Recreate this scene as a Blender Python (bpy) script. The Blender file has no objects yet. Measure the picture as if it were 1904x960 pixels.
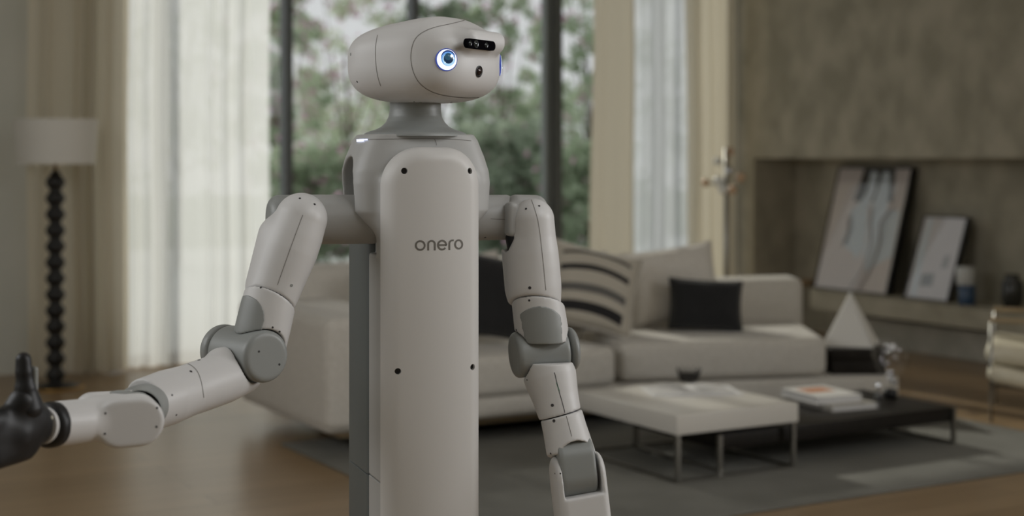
import bpy, bmesh, math, random
import numpy as np
from mathutils import Vector, Matrix
from mathutils.bvhtree import BVHTree

S = bpy.context.scene
C = S.collection
PI = math.pi
# ------------------------------------------------------------------ camera
F = 2750.0            # focal length in pixels of the 1904x960 frame
CX, HY, CH = 952.0, 297.0, 1.35   # principal column, horizon row, camera height
cam = bpy.data.cameras.new('camera'); camo = bpy.data.objects.new('camera', cam); C.objects.link(camo)
camo.location = (0, 0, CH); camo.rotation_euler = (PI/2, 0, 0)
cam.sensor_width = 36; cam.lens = F/1904*36; cam.shift_y = -(480-HY)/1904
cam.clip_start = .05; cam.clip_end = 200
cam.dof.use_dof = True; cam.dof.focus_distance = 3.08; cam.dof.aperture_fstop = 2.2; cam.dof.aperture_blades = 0
S.camera = camo
S.view_settings.view_transform = 'Standard'; S.view_settings.look = 'None'
S.view_settings.exposure = 0.0; S.view_settings.gamma = 1
# ------------------------------------------------------------------ sky, sun, added fill lights
w = bpy.data.worlds.new('sky'); S.world = w; w.use_nodes = True
bg = w.node_tree.nodes['Background']; bg.inputs[0].default_value = (.985, .985, 1, 1); bg.inputs[1].default_value = .68

def light(kind, name, loc, aim, energy, col=(1, 1, 1), **k):
    l = bpy.data.lights.new(name, kind); l.energy = energy; l.color = col
    for a, b in k.items(): setattr(l, a, b)
    o = bpy.data.objects.new(name, l); C.objects.link(o); o.location = loc
    o.rotation_euler = (Vector(aim)-Vector(loc)).to_track_quat('-Z', 'Y').to_euler()
    return o
light('SUN', 'sun', (-4, 16, 8.9), (0.2, 9.6, 3.9), 1.9, (1, .95, .86), angle=math.radians(1.2))
# area lights added at unseen side openings as soft fill for robot and room
light('AREA', 'side_fill_right', (6.62, 3.15, 2.5), (5.75, 2.65, 2.40), 125, (.98, .985, 1), shape='RECTANGLE', size=3.3, size_y=1.1)
light('AREA', 'side_fill_left', (-3.32, 2.9, 2.5), (-2.45, 3.4, 2.40), 34, (.98, .99, 1), shape='RECTANGLE', size=3.3, size_y=1.1)

light('AREA', 'overhead_fill', (1.35, 2.15, 2.5), (-.15, 3.1, 1.45), 12.5, (.97, .985, 1), shape='RECTANGLE', size=1.4, size_y=.7)  # unseen area light added above right of the robot as soft fill
# ------------------------------------------------------------------ helpers
def P(x, y, d): return np.array([(x-CX)/F*d, d, CH-(y-HY)/F*d])       # pixel + depth -> world
c30, s30 = math.cos(PI/6), math.sin(PI/6)
def W(u, v, z=0): return (u*c30-v*s30, u*s30+v*c30, z)                # room axes -> world
def Wa(a):
    a = np.asarray(a, float); return np.stack([a[..., 0]*c30-a[..., 1]*s30, a[..., 0]*s30+a[..., 1]*c30, a[..., 2]], -1)

def lin(c): return tuple(((v/255)/12.92 if v/255 <= .04045 else ((v/255+.055)/1.055)**2.4) for v in c)+(1,)
def mat(name, col, rough=.5, metal=0., **k):
    m = bpy.data.materials.new(name); m.use_nodes = True; b = m.node_tree.nodes['Principled BSDF']
    b.inputs['Base Color'].default_value = lin(col); b.inputs['Roughness'].default_value = rough; b.inputs['Metallic'].default_value = metal
    for a, v in k.items(): b.inputs[a.replace('_', ' ')].default_value = v
    return m
def noise_mat(name, c1, c2, rough=.6, scale=8., stretch=(1, 1, 1), detail=6., bump=.0, bscale=None, lo=.35, hi=.65, rot=0., **k):
    m = mat(name, c1, rough, **k); t = m.node_tree; n = t.nodes; b = n['Principled BSDF']
    co = n.new('ShaderNodeNewGeometry'); mp = n.new('ShaderNodeMapping'); mp.inputs['Scale'].default_value = stretch; mp.inputs['Rotation'].default_value = (0, 0, rot)
    nz = n.new('ShaderNodeTexNoise'); nz.inputs['Scale'].default_value = scale; nz.inputs['Detail'].default_value = detail
    cr = n.new('ShaderNodeValToRGB'); cr.color_ramp.elements[0].color = lin(c1); cr.color_ramp.elements[1].color = lin(c2)
    cr.color_ramp.elements[0].position = lo; cr.color_ramp.elements[1].position = hi
    t.links.new(co.outputs['Position'], mp.inputs[0]); t.links.new(mp.outputs[0], nz.inputs['Vector'])
    t.links.new(nz.outputs[0], cr.inputs[0]); t.links.new(cr.outputs[0], b.inputs['Base Color'])
    if bump:
        n2 = n.new('ShaderNodeTexNoise'); n2.inputs['Scale'].default_value = bscale or scale*6; n2.inputs['Detail'].default_value = 4
        bp = n.new('ShaderNodeBump'); bp.inputs['Strength'].default_value = bump; bp.inputs['Distance'].default_value = .01
        t.links.new(mp.outputs[0], n2.inputs['Vector']); t.links.new(n2.outputs[0], bp.inputs['Height']); t.links.new(bp.outputs[0], b.inputs['Normal'])
    return m
def emis(name, col, s):
    m = mat(name, (10, 10, 10), .3); b = m.node_tree.nodes['Principled BSDF']
    b.inputs['Emission Color'].default_value = lin(col); b.inputs['Emission Strength'].default_value = s
    return m

def root_loc(o):
    while o.parent: o = o.parent
    return np.array(o.location)
def tag(o, label, cat, group=None, kind=None):
    if label: o['label'] = label
    if cat: o['category'] = cat
    if group: o['group'] = group
    if kind: o['kind'] = kind
    return o
def thing(name, label, cat, loc=(0, 0, 0), group=None):
    o = bpy.data.objects.new(name, None); o.empty_display_size = .05; C.objects.link(o); o.location = loc
    return tag(o, label, cat, group)
def obj(name, vf, m, parent=None, smooth=True, label=None, top=None):
    v, f = vf
    v = np.asarray(v, float).reshape(-1, 3)
    if parent is not None: v = v-root_loc(parent)
    me = bpy.data.meshes.new(name)
    if isinstance(f, np.ndarray): f = f.tolist()
    me.from_pydata(v.tolist(), [], f); me.update()
    if smooth is True: me.polygons.foreach_set('use_smooth', [True]*len(me.polygons))
    elif smooth:
        me.polygons.foreach_set('use_smooth', [True]*len(me.polygons)); me.set_sharp_from_angle(angle=math.radians(smooth))
    me.materials.append(m)
    o = bpy.data.objects.new(name, me); C.objects.link(o)
    if parent is not None: o.parent = parent
    if label: o['label'] = label
    return o
def struct(name, vf, m, parent=None, smooth=False):
    o = obj(name, vf, m, parent, smooth)
    if parent is None: o['kind'] = 'structure'
    return o
def join(*vfs):
    V, Fa, n = [], [], 0
    for v, f in vfs:
        v = np.asarray(v, float).reshape(-1, 3); V.append(v)
        Fa += [tuple(int(i)+n for i in q) for q in f]; n += len(v)
    return np.concatenate(V), Fa
def from_bm(bm):
    bm.normal_update(); bm.verts.index_update()
    v = np.array([q.co[:] for q in bm.verts]); f = [tuple(x.index for x in q.verts) for q in bm.faces]; bm.free(); return v, f
def box(lo, hi, r=0., seg=3, M=None, sub=0):
    lo, hi = np.minimum(lo, hi), np.maximum(lo, hi)
    bm = bmesh.new(); bmesh.ops.create_cube(bm, size=1)
    for q in bm.verts: q.co = Vector(tuple((np.array(q.co[:])+.5)*(hi-lo)+lo))
    if r > 0: bmesh.ops.bevel(bm, geom=bm.edges[:], offset=min(r, .49*float(min(hi-lo))), segments=seg, profile=.5, affect='EDGES')
    v, f = from_bm(bm)
    return (M(v) if M else v), f
def rbx(lo, hi, r=0., seg=3): return box(lo, hi, r, seg, Wa)           # box in room axes
def frame(n):
    n = np.array(n, float); n /= np.linalg.norm(n); a = np.array([0, 0, 1.]) if abs(n[2]) < .9 else np.array([1., 0, 0])
    x = np.cross(a, n); x /= np.linalg.norm(x); return x, np.cross(n, x), n
def lathe(prof, base=(0, 0, 0), axis=(0, 0, 1), seg=24):
    x, y, n = frame(axis); base = np.array(base, float); V, Fa = [], []
    for r, h in prof:
        for i in range(seg):
            a = 2*PI*i/seg; V.append(base+n*h+max(r, 1e-5)*(x*math.cos(a)+y*math.sin(a)))
    for j in range(len(prof)-1):
        for i in range(seg):
            k = (i+1) % seg; Fa.append((j*seg+i, j*seg+k, (j+1)*seg+k, (j+1)*seg+i))
    Fa.append(tuple(range(seg))[::-1]); Fa.append(tuple((len(prof)-1)*seg+i for i in range(seg)))
    return np.array(V), Fa
def tube(pts, r, seg=10, closed=False):
    pts = [np.array(p, float) for p in pts]; n = len(pts); V, Fa = [], []
    up = None
    for i in range(n):
        a = pts[(i-1) % n] if (closed or i > 0) else pts[i]; b = pts[(i+1) % n] if (closed or i < n-1) else pts[i]
        t = b-a; t /= np.linalg.norm(t)+1e-12
        if up is None: up = frame(t)[0]
        up = up-t*np.dot(up, t); up /= np.linalg.norm(up)+1e-12; w2 = np.cross(t, up)
        rr = r[i] if hasattr(r, '__len__') else r
        for k in range(seg):
            an = 2*PI*k/seg; V.append(pts[i]+rr*(up*math.cos(an)+w2*math.sin(an)))
    m = n if closed else n-1
    for i in range(m):
        j = (i+1) % n
        for k in range(seg):
            l = (k+1) % seg; Fa.append((i*seg+k, i*seg+l, j*seg+l, j*seg+k))
    if not closed: Fa.append(tuple(range(seg))[::-1]); Fa.append(tuple((n-1)*seg+k for k in range(seg)))
    return np.array(V), Fa
def bar(a, b, w=.02, h=.02):                                           # square bar between two points
    a, b = np.array(a, float), np.array(b, float); n = b-a; L = np.linalg.norm(n); x, y, n = frame(n)
    v, f = box((-w/2, -h/2, 0), (w/2, h/2, L)); return a+v[:, :1]*x+v[:, 1:2]*y+v[:, 2:]*n, f
def sphere(c, r, seg=16, sc=(1, 1, 1)):
    n = seg//2; prof = [(r*math.sin(PI*i/n), -r*math.cos(PI*i/n)) for i in range(n+1)]
    v, f = lathe(prof, (0, 0, 0), (0, 0, 1), seg); return v*np.array(sc)+np.array(c), f

# ---- signed-distance modelling (surface nets), every robot shell is one closed mesh
def nets(fn, lo, hi, h):
    lo = np.array(lo, float); hi = np.array(hi, float); n = np.ceil((hi-lo)/h).astype(int)+1
    ax = [lo[i]+h*np.arange(n[i]) for i in range(3)]
    X, Y, Z = np.meshgrid(*ax, indexing='ij')
    V = fn(np.stack([X, Y, Z], -1)); V = np.where(np.abs(V) < 1e-9, 1e-9, V)
    ins = V < 0; sl = [slice(0, -1), slice(1, None)]
    cnt = sum(ins[sl[a], sl[b], sl[c]].astype(np.int8) for a in (0, 1) for b in (0, 1) for c in (0, 1))
    cell = (cnt > 0) & (cnt < 8); I, J, K = np.nonzero(cell); N = len(I)
    idx = -np.ones(cell.shape, int); idx[I, J, K] = np.arange(N)
    acc = np.zeros((N, 3)); num = np.zeros(N)
    for axis in range(3):
        o1, o2 = [q for q in range(3) if q != axis]
        for a in (0, 1):
            for b in (0, 1):
                s = [0, 0, 0]; s[o1] = a; s[o2] = b; e = list(s); e[axis] = 1
                v0 = V[I+s[0], J+s[1], K+s[2]]; v1 = V[I+e[0], J+e[1], K+e[2]]
                m = (v0 < 0) != (v1 < 0); t = np.where(m, v0/np.where(m, v0-v1, 1), 0)
                p = np.tile(np.array(s, float), (N, 1)); p[:, axis] = t
                acc += p*m[:, None]; num += m
    verts = lo+h*(np.stack([I, J, K], -1)+acc/num[:, None])
    faces = []
    for axis in range(3):
        o1, o2 = (axis+1) % 3, (axis+2) % 3
        s0 = [slice(None)]*3; s1 = [slice(None)]*3
        s0[axis] = slice(0, -1); s1[axis] = slice(1, None)
        for o in (o1, o2): s0[o] = slice(1, -1); s1[o] = slice(1, -1)
        a = ins[tuple(s0)]; b = ins[tuple(s1)]; e = np.argwhere(a != b)
        if not len(e): continue
        fl = a[tuple(e.T)]; e = e.copy(); e[:, o1] += 1; e[:, o2] += 1
        def cid(d1, d2):
            q = e.copy(); q[:, o1] += d1; q[:, o2] += d2; return idx[q[:, 0], q[:, 1], q[:, 2]]
        q = np.stack([cid(-1, -1), cid(0, -1), cid(0, 0), cid(-1, 0)], -1)
        q[~fl] = q[~fl][:, ::-1]; faces.append(q)
    return verts, np.concatenate(faces)
def nrm(a): return np.sqrt((a*a).sum(-1))
def smin(a, b, k): h = np.clip(.5+.5*(b-a)/k, 0, 1); return b*(1-h)+a*h-k*h*(1-h)
def smax(a, b, k): return -smin(-a, -b, k)
def limb(p, a, b, r, ts=None):
    a, b = np.array(a), np.array(b); ab = b-a; t = np.clip(((p-a)@ab)/(ab@ab), 0, 1)
    rr = np.interp(t, ts if ts else np.linspace(0, 1, len(r)), r) if hasattr(r, '__len__') else r
    return nrm(p-a-t[..., None]*ab)-rr
def cyl(p, a, b, r, rd=.004):
    a, b = np.array(a, float), np.array(b, float); L = np.linalg.norm(b-a); n = (b-a)/L; q = p-(a+b)/2; h = q@n
    R = nrm(q-h[..., None]*n); d1 = R-r+rd; d2 = np.abs(h)-L/2+rd
    return np.minimum(np.maximum(d1, d2), 0)+np.sqrt(np.maximum(d1, 0)**2+np.maximum(d2, 0)**2)-rd
def rbox(p, c, ax, half, r):
    q = p-np.array(c); q = np.stack([np.abs(q@np.array(a)) for a in ax], -1)-np.array(half)+r
    return np.minimum(q.max(-1), 0)+nrm(np.maximum(q, 0))-r
def half(p, o, n): n = np.array(n, float); n /= np.linalg.norm(n); return (p-np.array(o))@n      # positive on the side n points to
def bounds(*pts, pad=.08):
    a = np.array(pts); return a.min(0)-pad, a.max(0)+pad

# ---- drawing fine details onto a surface already built: rays that meet the surface give the 3-D spot
CAM = np.array([0, 0, CH])
class Surf:
    def __init__(s, *vfs):
        v, f = join(*vfs); s.t = BVHTree.FromPolygons([tuple(q) for q in v], f)
    def hit(s, x, y):
        d = Vector(((x-CX)/F, 1, -(y-HY)/F)).normalized(); r = s.t.ray_cast(Vector(CAM), d)
        if r[0] is None: return None
        n = np.array(r[1]); n = n if n@np.array(d) < 0 else -n
        return np.array(r[0]), n
def dense(pts, step=3.):
    out = []
    for i in range(len(pts)-1):
        p0, p1, p2, p3 = [np.array(pts[min(max(j, 0), len(pts)-1)], float) for j in (i-1, i, i+1, i+2)]
        n = max(2, int(np.linalg.norm(p2-p1)/step))
        for k in range(n):
            t = k/n; out.append(.5*((2*p1)+(-p0+p2)*t+(2*p0-5*p1+4*p2-p3)*t*t+(-p0+3*p1-3*p2+p3)*t**3))
    out.append(np.array(pts[-1], float)); return out
def ribbon(surf, pts, wpx, lift=.0004, step=3., closed=False):
    pts = dense(pts, step) if step else [np.array(q, float) for q in pts]; V, Fa = [], []; rows = []
    n = len(pts)
    for i in range(n):
        a = pts[(i-1) % n] if closed or i else pts[i]; b = pts[(i+1) % n] if closed or i < n-1 else pts[i]
        t = b-a; t /= np.linalg.norm(t)+1e-9; q = np.array([-t[1], t[0]])*wpx/2; row = []
        for sgn in (-1, 1):
            h = surf.hit(*(pts[i]+q*sgn))
            if h is None: row = None; break
            row.append(len(V)); V.append(h[0]+h[1]*lift)
        rows.append(row)
    for i in range(n if closed else n-1):
        a, b = rows[i], rows[(i+1) % n]
        if a and b and np.linalg.norm(V[a[0]]-V[b[0]]) < .03: Fa.append((a[0], a[1], b[1], b[0]))
    return V, Fa
def seam(surf, pts, m, parent, wpx=1.3, name='seam'):
    v, f = ribbon(surf, pts, wpx)
    if f: return obj(name, (v, f), m, parent)
def screw(surf, x, y, rpx, parent, m, name='screw'):
    h = surf.hit(x, y)
    if h is None: return
    r = rpx*h[0][1]/F
    return obj(name, lathe([(r, -.001), (r, .0004), (r*.75, .0007), (r*.6, .0003), (0, .0003)], h[0], h[1], 12), m, parent, 40)
# ------------------------------------------------------------------ materials
M_white = mat('robot_white_shell', (214, 213, 212), .42)
M_panel = mat('robot_panel_shell', (211, 209, 206), .45)
M_grey = mat('robot_grey_shell', (178, 178, 176), .45)
M_mid = mat('robot_joint_grey', (146, 149, 147), .4)
M_col = mat('robot_column_grey', (94, 99, 98), .45)
M_dark = mat('robot_dark_gap', (38, 38, 44), .5)
M_seam = mat('robot_seam', (128, 125, 121), .6)
M_seamdark = mat('robot_dark_seam', (52, 48, 58), .6)
M_screw = mat('robot_screw', (58, 57, 58), .4)
M_black = mat('robot_black_rubber', (22, 22, 24), .45)
M_text = mat('robot_grey_print', (112, 108, 102), .5)

def fabric(name, c1, c2, sc=60): return noise_mat(name, c1, c2, .9, sc, detail=3, bump=.25, bscale=400, Sheen_Weight=.2)
M_sofa = fabric('oat_fabric', (200, 195, 185), (210, 205, 196))
M_cush = fabric('pale_cushion_fabric', (212, 206, 196), (222, 217, 208))
M_blk = fabric('black_velvet', (20, 20, 21), (27, 27, 28))
M_plinth = noise_mat('oak_plinth', (168, 148, 118), (186, 166, 136), .6, 6, (1, 1, 12))
M_tabw = mat('white_lacquer', (216, 212, 204), .3)
M_tabb = noise_mat('dark_stained_oak', (24, 21, 18), (34, 30, 26), .38, 12, (1, 8, 1), Specular_IOR_Level=.3)
M_steel = mat('brushed_steel', (150, 148, 142), .35, 1.)
M_chrome = mat('chrome', (205, 207, 210), .12, 1.)
M_wall = noise_mat('woven_stone_wall', (152, 147, 130), (180, 173, 155), .85, 4.5, (1, 1, .7), 12, bump=.5, bscale=22, lo=.36, hi=.64)
M_ledge = noise_mat('concrete_ledge', (158, 152, 134), (180, 174, 156), .8, 5, detail=8, bump=.2)
M_plaster = noise_mat('grey_plaster', (214, 215, 206), (222, 222, 214), .8, 2)
M_ceil = mat('white_ceiling', (215, 213, 208), .8)
M_frame = mat('dark_window_frame', (80, 84, 84), .45)
M_framel = mat('grey_window_stile', (128, 134, 132), .5)
M_base = noise_mat('grey_skirting_stone', (168, 165, 152), (184, 180, 168), .7, 6)
M_rug = noise_mat('grey_wool_rug', (112, 111, 104), (126, 125, 118), .95, 2.2, detail=8, bump=.4, bscale=220)

# oak floor: long boards along the window wall, satin lacquer
def floor_mat():
    m = mat('oak_floor', (150, 118, 82), .3); t = m.node_tree; n = t.nodes; b = n['Principled BSDF']
    g = n.new('ShaderNodeNewGeometry'); mp = n.new('ShaderNodeMapping'); mp.inputs['Rotation'].default_value = (0, 0, -PI/6)
    br = n.new('ShaderNodeTexBrick'); br.inputs['Scale'].default_value = 1; br.inputs['Brick Width'].default_value = 1.9; br.inputs['Row Height'].default_value = .16
    br.inputs['Mortar Size'].default_value = .002; br.inputs['Color1'].default_value = lin((150, 126, 95)); br.inputs['Color2'].default_value = lin((163, 138, 106)); br.inputs['Mortar'].default_value = lin((96, 74, 50))
    nz = n.new('ShaderNodeTexNoise'); nz.inputs['Scale'].default_value = 3; nz.inputs['Detail'].default_value = 8
    mp2 = n.new('ShaderNodeMapping'); mp2.inputs['Scale'].default_value = (1, 14, 1)
    mx = n.new('ShaderNodeMixRGB'); mx.blend_type = 'MULTIPLY'; mx.inputs[0].default_value = .35
    cr = n.new('ShaderNodeValToRGB'); cr.color_ramp.elements[0].color = (.62, .6, .57, 1); cr.color_ramp.elements[0].position = .3; cr.color_ramp.elements[1].position = .7
    L = t.links.new
    L(g.outputs['Position'], mp.inputs[0]); L(mp.outputs[0], br.inputs['Vector']); L(mp.outputs[0], mp2.inputs[0]); L(mp2.outputs[0], nz.inputs['Vector'])
    L(nz.outputs[0], cr.inputs[0]); L(br.outputs['Color'], mx.inputs[1]); L(cr.outputs[0], mx.inputs[2]); L(mx.outputs[0], b.inputs['Base Color'])
    return m
M_floor = floor_mat()

def cloth_mat(name, col, transp, transl):
    m = bpy.data.materials.new(name); m.use_nodes = True; t = m.node_tree; n = t.nodes; n.clear(); L = t.links.new
    out = n.new('ShaderNodeOutputMaterial'); d = n.new('ShaderNodeBsdfDiffuse'); tl = n.new('ShaderNodeBsdfTranslucent'); tp = n.new('ShaderNodeBsdfTransparent')
    for q in (d, tl): q.inputs[0].default_value = lin(col)
    a = n.new('ShaderNodeMixShader'); a.inputs[0].default_value = transl; L(d.outputs[0], a.inputs[1]); L(tl.outputs[0], a.inputs[2])
    b = n.new('ShaderNodeMixShader'); b.inputs[0].default_value = transp; L(a.outputs[0], b.inputs[1]); L(tp.outputs[0], b.inputs[2])
    L(b.outputs[0], out.inputs[0]); return m
M_drape = cloth_mat('linen_drape', (234, 227, 210), .0, .5)
M_drapel = cloth_mat('light_linen_drape', (214, 206, 188), .0, .38)
M_sheer = cloth_mat('white_sheer', (252, 252, 249), .16, .80)
M_sheer2 = cloth_mat('cool_white_sheer', (228, 231, 234), .22, .66)
def glass_mat(name, ior=1.45, tint=(1, 1, 1, 1)):
    m = bpy.data.materials.new(name); m.use_nodes = True; t = m.node_tree; n = t.nodes; n.clear(); L = t.links.new
    out = n.new('ShaderNodeOutputMaterial'); g = n.new('ShaderNodeBsdfGlossy'); g.inputs['Roughness'].default_value = .0; tp = n.new('ShaderNodeBsdfTransparent'); tp.inputs[0].default_value = tint
    fr = n.new('ShaderNodeLayerWeight'); b = n.new('ShaderNodeMixShader'); pw = n.new('ShaderNodeMath'); pw.operation = 'POWER'; pw.inputs[1].default_value = 5
    ad = n.new('ShaderNodeMath'); ad.operation = 'MULTIPLY_ADD'; ad.inputs[1].default_value = .7; ad.inputs[2].default_value = ior; L(fr.outputs['Facing'], pw.inputs[0]); L(pw.outputs[0], ad.inputs[0])
    L(ad.outputs[0], b.inputs[0]); L(tp.outputs[0], b.inputs[1]); L(g.outputs[0], b.inputs[2]); L(b.outputs[0], out.inputs[0]); return m
M_pane = glass_mat('window_glass', .004, (.97, .985, .98, 1))
M_glass = glass_mat('clear_thin_glass', .05)

# ------------------------------------------------------------------ the room (axes turned 30 degrees from the view)
def u_at(x, v):                      # where the column of sight x meets a wall plane v
    k = (x-CX)/F; return v*(s30+c30*k)/(c30-s30*k)
def v_at(x, u):
    k = (x-CX)/F; return u*(c30-s30*k)/(s30+c30*k)
VW, UR, ZC, ZH = 9.62, 7.5, 3.7, 3.5         # window plane, right wall plane, ceiling height
struct('floor', rbx((-1.5, -2.5, -.12), (UR+.6, VW+.12, 0)), M_floor)
struct('ceiling', rbx((-1.5, -2.5, ZC), (UR+.6, VW+.2, ZC+.15)), M_ceil)
u0, u1 = u_at(205, VW), UR-.12
struct('wall_back', join(rbx((-1.5, VW, 0), (u0, VW+.2, ZC)), rbx((u0, VW, ZH), (UR+.6, VW+.2, ZC)), rbx((u1, VW, 0), (UR+.6, VW+.2, ZH))), M_plaster)
# right wall with a long recess above a concrete ledge
VN = v_at(1402, UR)
struct('wall_right', join(rbx((UR, -2.5, 0), (UR+.55, -1.4, ZC)), rbx((UR, -1.4, 2.95), (UR+.55, 2.2, ZC)), rbx((UR, -1.4, 0), (UR+.55, 2.2, 1.3)), rbx((UR, 2.2, CH+.01), (UR+.55, VW, ZC)), rbx((UR, VN, 0), (UR+.55, VW, CH+.01)),
       rbx((UR+.42, 2.2, 0), (UR+.55, VN, CH+.01))), M_wall)
struct('wall_left', join(rbx((-1.7, -2.5, 0), (-1.5, 2.4, ZC)), rbx((-1.7, 2.4, 2.95), (-1.5, 6., ZC)), rbx((-1.7, 2.4, 0), (-1.5, 6., 1.3)), rbx((-1.7, 6., 0), (-1.5, VW, ZC))), M_plaster)
struct('wall_front', rbx((-1.7, -2.7, 0), (UR+.55, -2.5, ZC)), M_wall)
VL = v_at(1480, UR-.05)
bm = bmesh.new()
pts = [(UR-.08, 2.2), (UR+.42, 2.2), (UR+.42, VL+.1)]+[(UR+.42-.5*math.sin(a)*1-.0, VL-.35+.45*math.cos(a)) for a in np.linspace(0, PI/2, 9)]
vs = [bm.verts.new((p[0], p[1], .245)) for p in pts]; fc = bm.faces.new(vs); r = bmesh.ops.extrude_face_region(bm, geom=[fc])
for g in r['geom']:
    if isinstance(g, bmesh.types.BMVert): g.co.z = .376
bmesh.ops.recalc_face_normals(bm, faces=bm.faces[:]); v, f = from_bm(bm)
struct('trim_1', (Wa(v), f), M_ledge)
struct('baseboard_right', rbx((UR+.12, 2.2, 0), (UR+.42, VL-.3, .20), .006), M_base)
struct('corner_shadow_strip', rbx((UR-.03, v_at(1369, UR), 0), (UR-.001, v_at(1369, UR)+.03, ZC)), M_frame)  # dark strip standing in for the shadow line up the corner
# window wall: dark stiles, rails and panes
wf = struct('window_1', rbx((u0, VW+.02, 0), (u1, VW+.14, .06)), M_frame)
struct('window_frame', rbx((u0, VW+.02, ZH-.06), (u1, VW+.14, ZH)), M_frame, wf)
cuts = []
for x, wpx, m in ((300, 16, M_frame), (537, 12, M_frame), (773, 11, M_frame), (1036, 19, M_frame), (1230, 12, M_frame)):
    uc = u_at(x, VW+.03); hw = wpx/2*10.9/F/ .87; cuts.append(uc)
    o = struct('window_stile', rbx((uc-hw, VW+.02, .06), (uc+hw, VW+.13, ZH-.06)), m, wf)
uc = u_at(1022, VW+.03); struct('window_stile', rbx((uc-.024, VW+.05, .06), (uc+.024, VW+.12, ZH-.06)), M_framel, wf)['label'] = 'light grey stile edge'
ed = [u0]+cuts+[u1]
for a, b in zip(ed[:-1], ed[1:]): struct('pane', rbx((a, VW+.075, .06), (b, VW+.083, ZH-.06)), M_pane, wf)
struct('terrace', rbx((-8, VW+.2, -.15), (16, VW+12.5, -.02)), mat('pale_terrace_stone', (176, 180, 180), .7))
struct('outer_ground', rbx((-60, -60, -.5), (80, VW+12.4, -.25)), mat('outer_gravel', (120, 118, 110), .9))
struct('garden_ground', rbx((-30, VW+12.5, -.2), (45, VW+45, -.04)), noise_mat('garden_lawn', (70, 88, 60), (96, 112, 82), .9, 1.5))

# ------------------------------------------------------------------ curtains
def curtain(name, label, x0, x1, v, m, amp, wl, seed, group=None, lean0=0., lean1=0., ztop=3.66):
    rnd = random.Random(seed); a, b = u_at(x0, v), u_at(x1, v); n = int((b-a)/.012)+2; nz = 14; V = []; Fa = []
    ph = [rnd.uniform(0, 6.28) for _ in range(6)]
    def off(s):
        q = s+.35*wl*math.sin(2*PI*s/(wl*3.7)+ph[0])+.2*wl*math.sin(2*PI*s/(wl*1.9)+ph[1])
        return amp*(math.sin(2*PI*q/wl+ph[2])*(.75+.25*math.sin(2*PI*s/(wl*4.3)+ph[3]))+.22*math.sin(4*PI*q/wl+ph[4]))
    for k in range(nz+1):
        z = .015+(ztop-.015)*k/nz; t = 1-k/nz
        for i in range(n+1):
            f = i/n; uu = a+(b-a)*f; e = (lean0*(1-f)+lean1*f)*t
            V.append((uu+e+.006*math.sin(3*z+ph[5]), v-off(uu-a)*(.8+.3*t), z))
    for k in range(nz):
        for i in range(n): q = k*(n+1)+i; Fa.append((q, q+1, q+n+2, q+n+1))
    o = obj(name, (Wa(V), Fa), m, None, True); return tag(o, label, 'curtain', group)
curtain('drape', 'beige linen drape at the far left behind the black post lamp', 52, 240, 9.34, M_drape, .07, .135, 3)
curtain('sheer_curtain', 'wide glowing white sheer curtain left of the robot', 228, 503, 9.44, M_sheer, .030, .135, 5)
curtain('drape', 'narrow pale drape just right of the thick window stile', 1108, 1182, 9.40, M_drapel, .030, .19, 8, lean0=-.07)
curtain('sheer_curtain', 'white sheer curtain hanging between the two right-hand drapes', 1168, 1285, 9.45, M_sheer2, .028, .12, 9)
curtain('drape', 'darker beige drape in the corner beside the stone wall', 1274, 1366, 9.36, M_drape, .05, .15, 12, lean0=.06)

# ------------------------------------------------------------------ garden beyond the glass
M_leafs = [cloth_mat('leaf_green', (186, 200, 174), .0, .5), cloth_mat('leaf_dull_green', (176, 188, 168), .0, .5), cloth_mat('leaf_pale_green', (204, 214, 188), .0, .5)]
M_pink = mat('pink_blossom', (226, 180, 204), .7); M_bark = noise_mat('grey_bark', (86, 78, 70), (112, 102, 92), .9, 8)
def leaves(cs, rad, n, size, rnd, squash=.8):
    ce = np.array([cs[rnd.integers(len(cs))] for _ in range(n)]); d = rnd.normal(size=(n, 3)); d /= nrm(d)[:, None]
    c = ce+d*(rnd.random((n, 1))**.5)*rad*np.array([1, 1, squash])
    a = rnd.normal(size=(n, 3)); a /= nrm(a)[:, None]; b = rnd.normal(size=(n, 3)); b -= a*(a*b).sum(-1)[:, None]; b /= nrm(b)[:, None]
    s = size*(.6+.8*rnd.random((n, 1))); c[:, 2] = np.maximum(c[:, 2], .05)
    V = np.stack([c-a*s, c-b*s*.5, c+a*s, c+b*s*.5], 1).reshape(-1, 3)
    return V, np.arange(4*n).reshape(n, 4)
def tree(name, label, cat, px, d, h, r, n, mi, seed, pink=0, low=False, group=None):
    rnd = np.random.default_rng(seed); X = (px-CX)/F*d; t = thing(name, label, cat, (X, d, -.04), group)
    k = 120 if low else 85; cs = []
    for i in range(k):
        zz = rnd.uniform(.15 if low else .35, 1)*h; rr = r*math.sqrt(max(.1, 1-((zz/h-.6)/.6)**2)); an = rnd.uniform(0, 6.28); q = rnd.random()**.5
        cs.append((X+rr*q*math.cos(an), d+rr*q*math.sin(an)*.7, zz))
    o = obj('foliage', leaves(cs, r*(.27 if low else .19), int(n*(1.3 if low else .95)), .058, rnd), M_leafs[mi], t, False); o['kind'] = 'stuff'
    br = [tube([(X, d, -.04), (X+.05, d, h*.3), (X-.04, d, h*.6)], [.04, .03, .02], 8)]
    for c in cs[:7]: br.append(tube([(X, d, h*.28), ((X+c[0])/2, (d+c[1])/2, c[2]*.65), c], [.015, .01, .006], 6))
    obj('trunk', join(*br), M_bark, t)
    if pink:
        o = obj('blossom', leaves(cs, r*.34, int(pink*2.6), .06, rnd), M_pink, t, False); o['kind'] = 'stuff'
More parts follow.
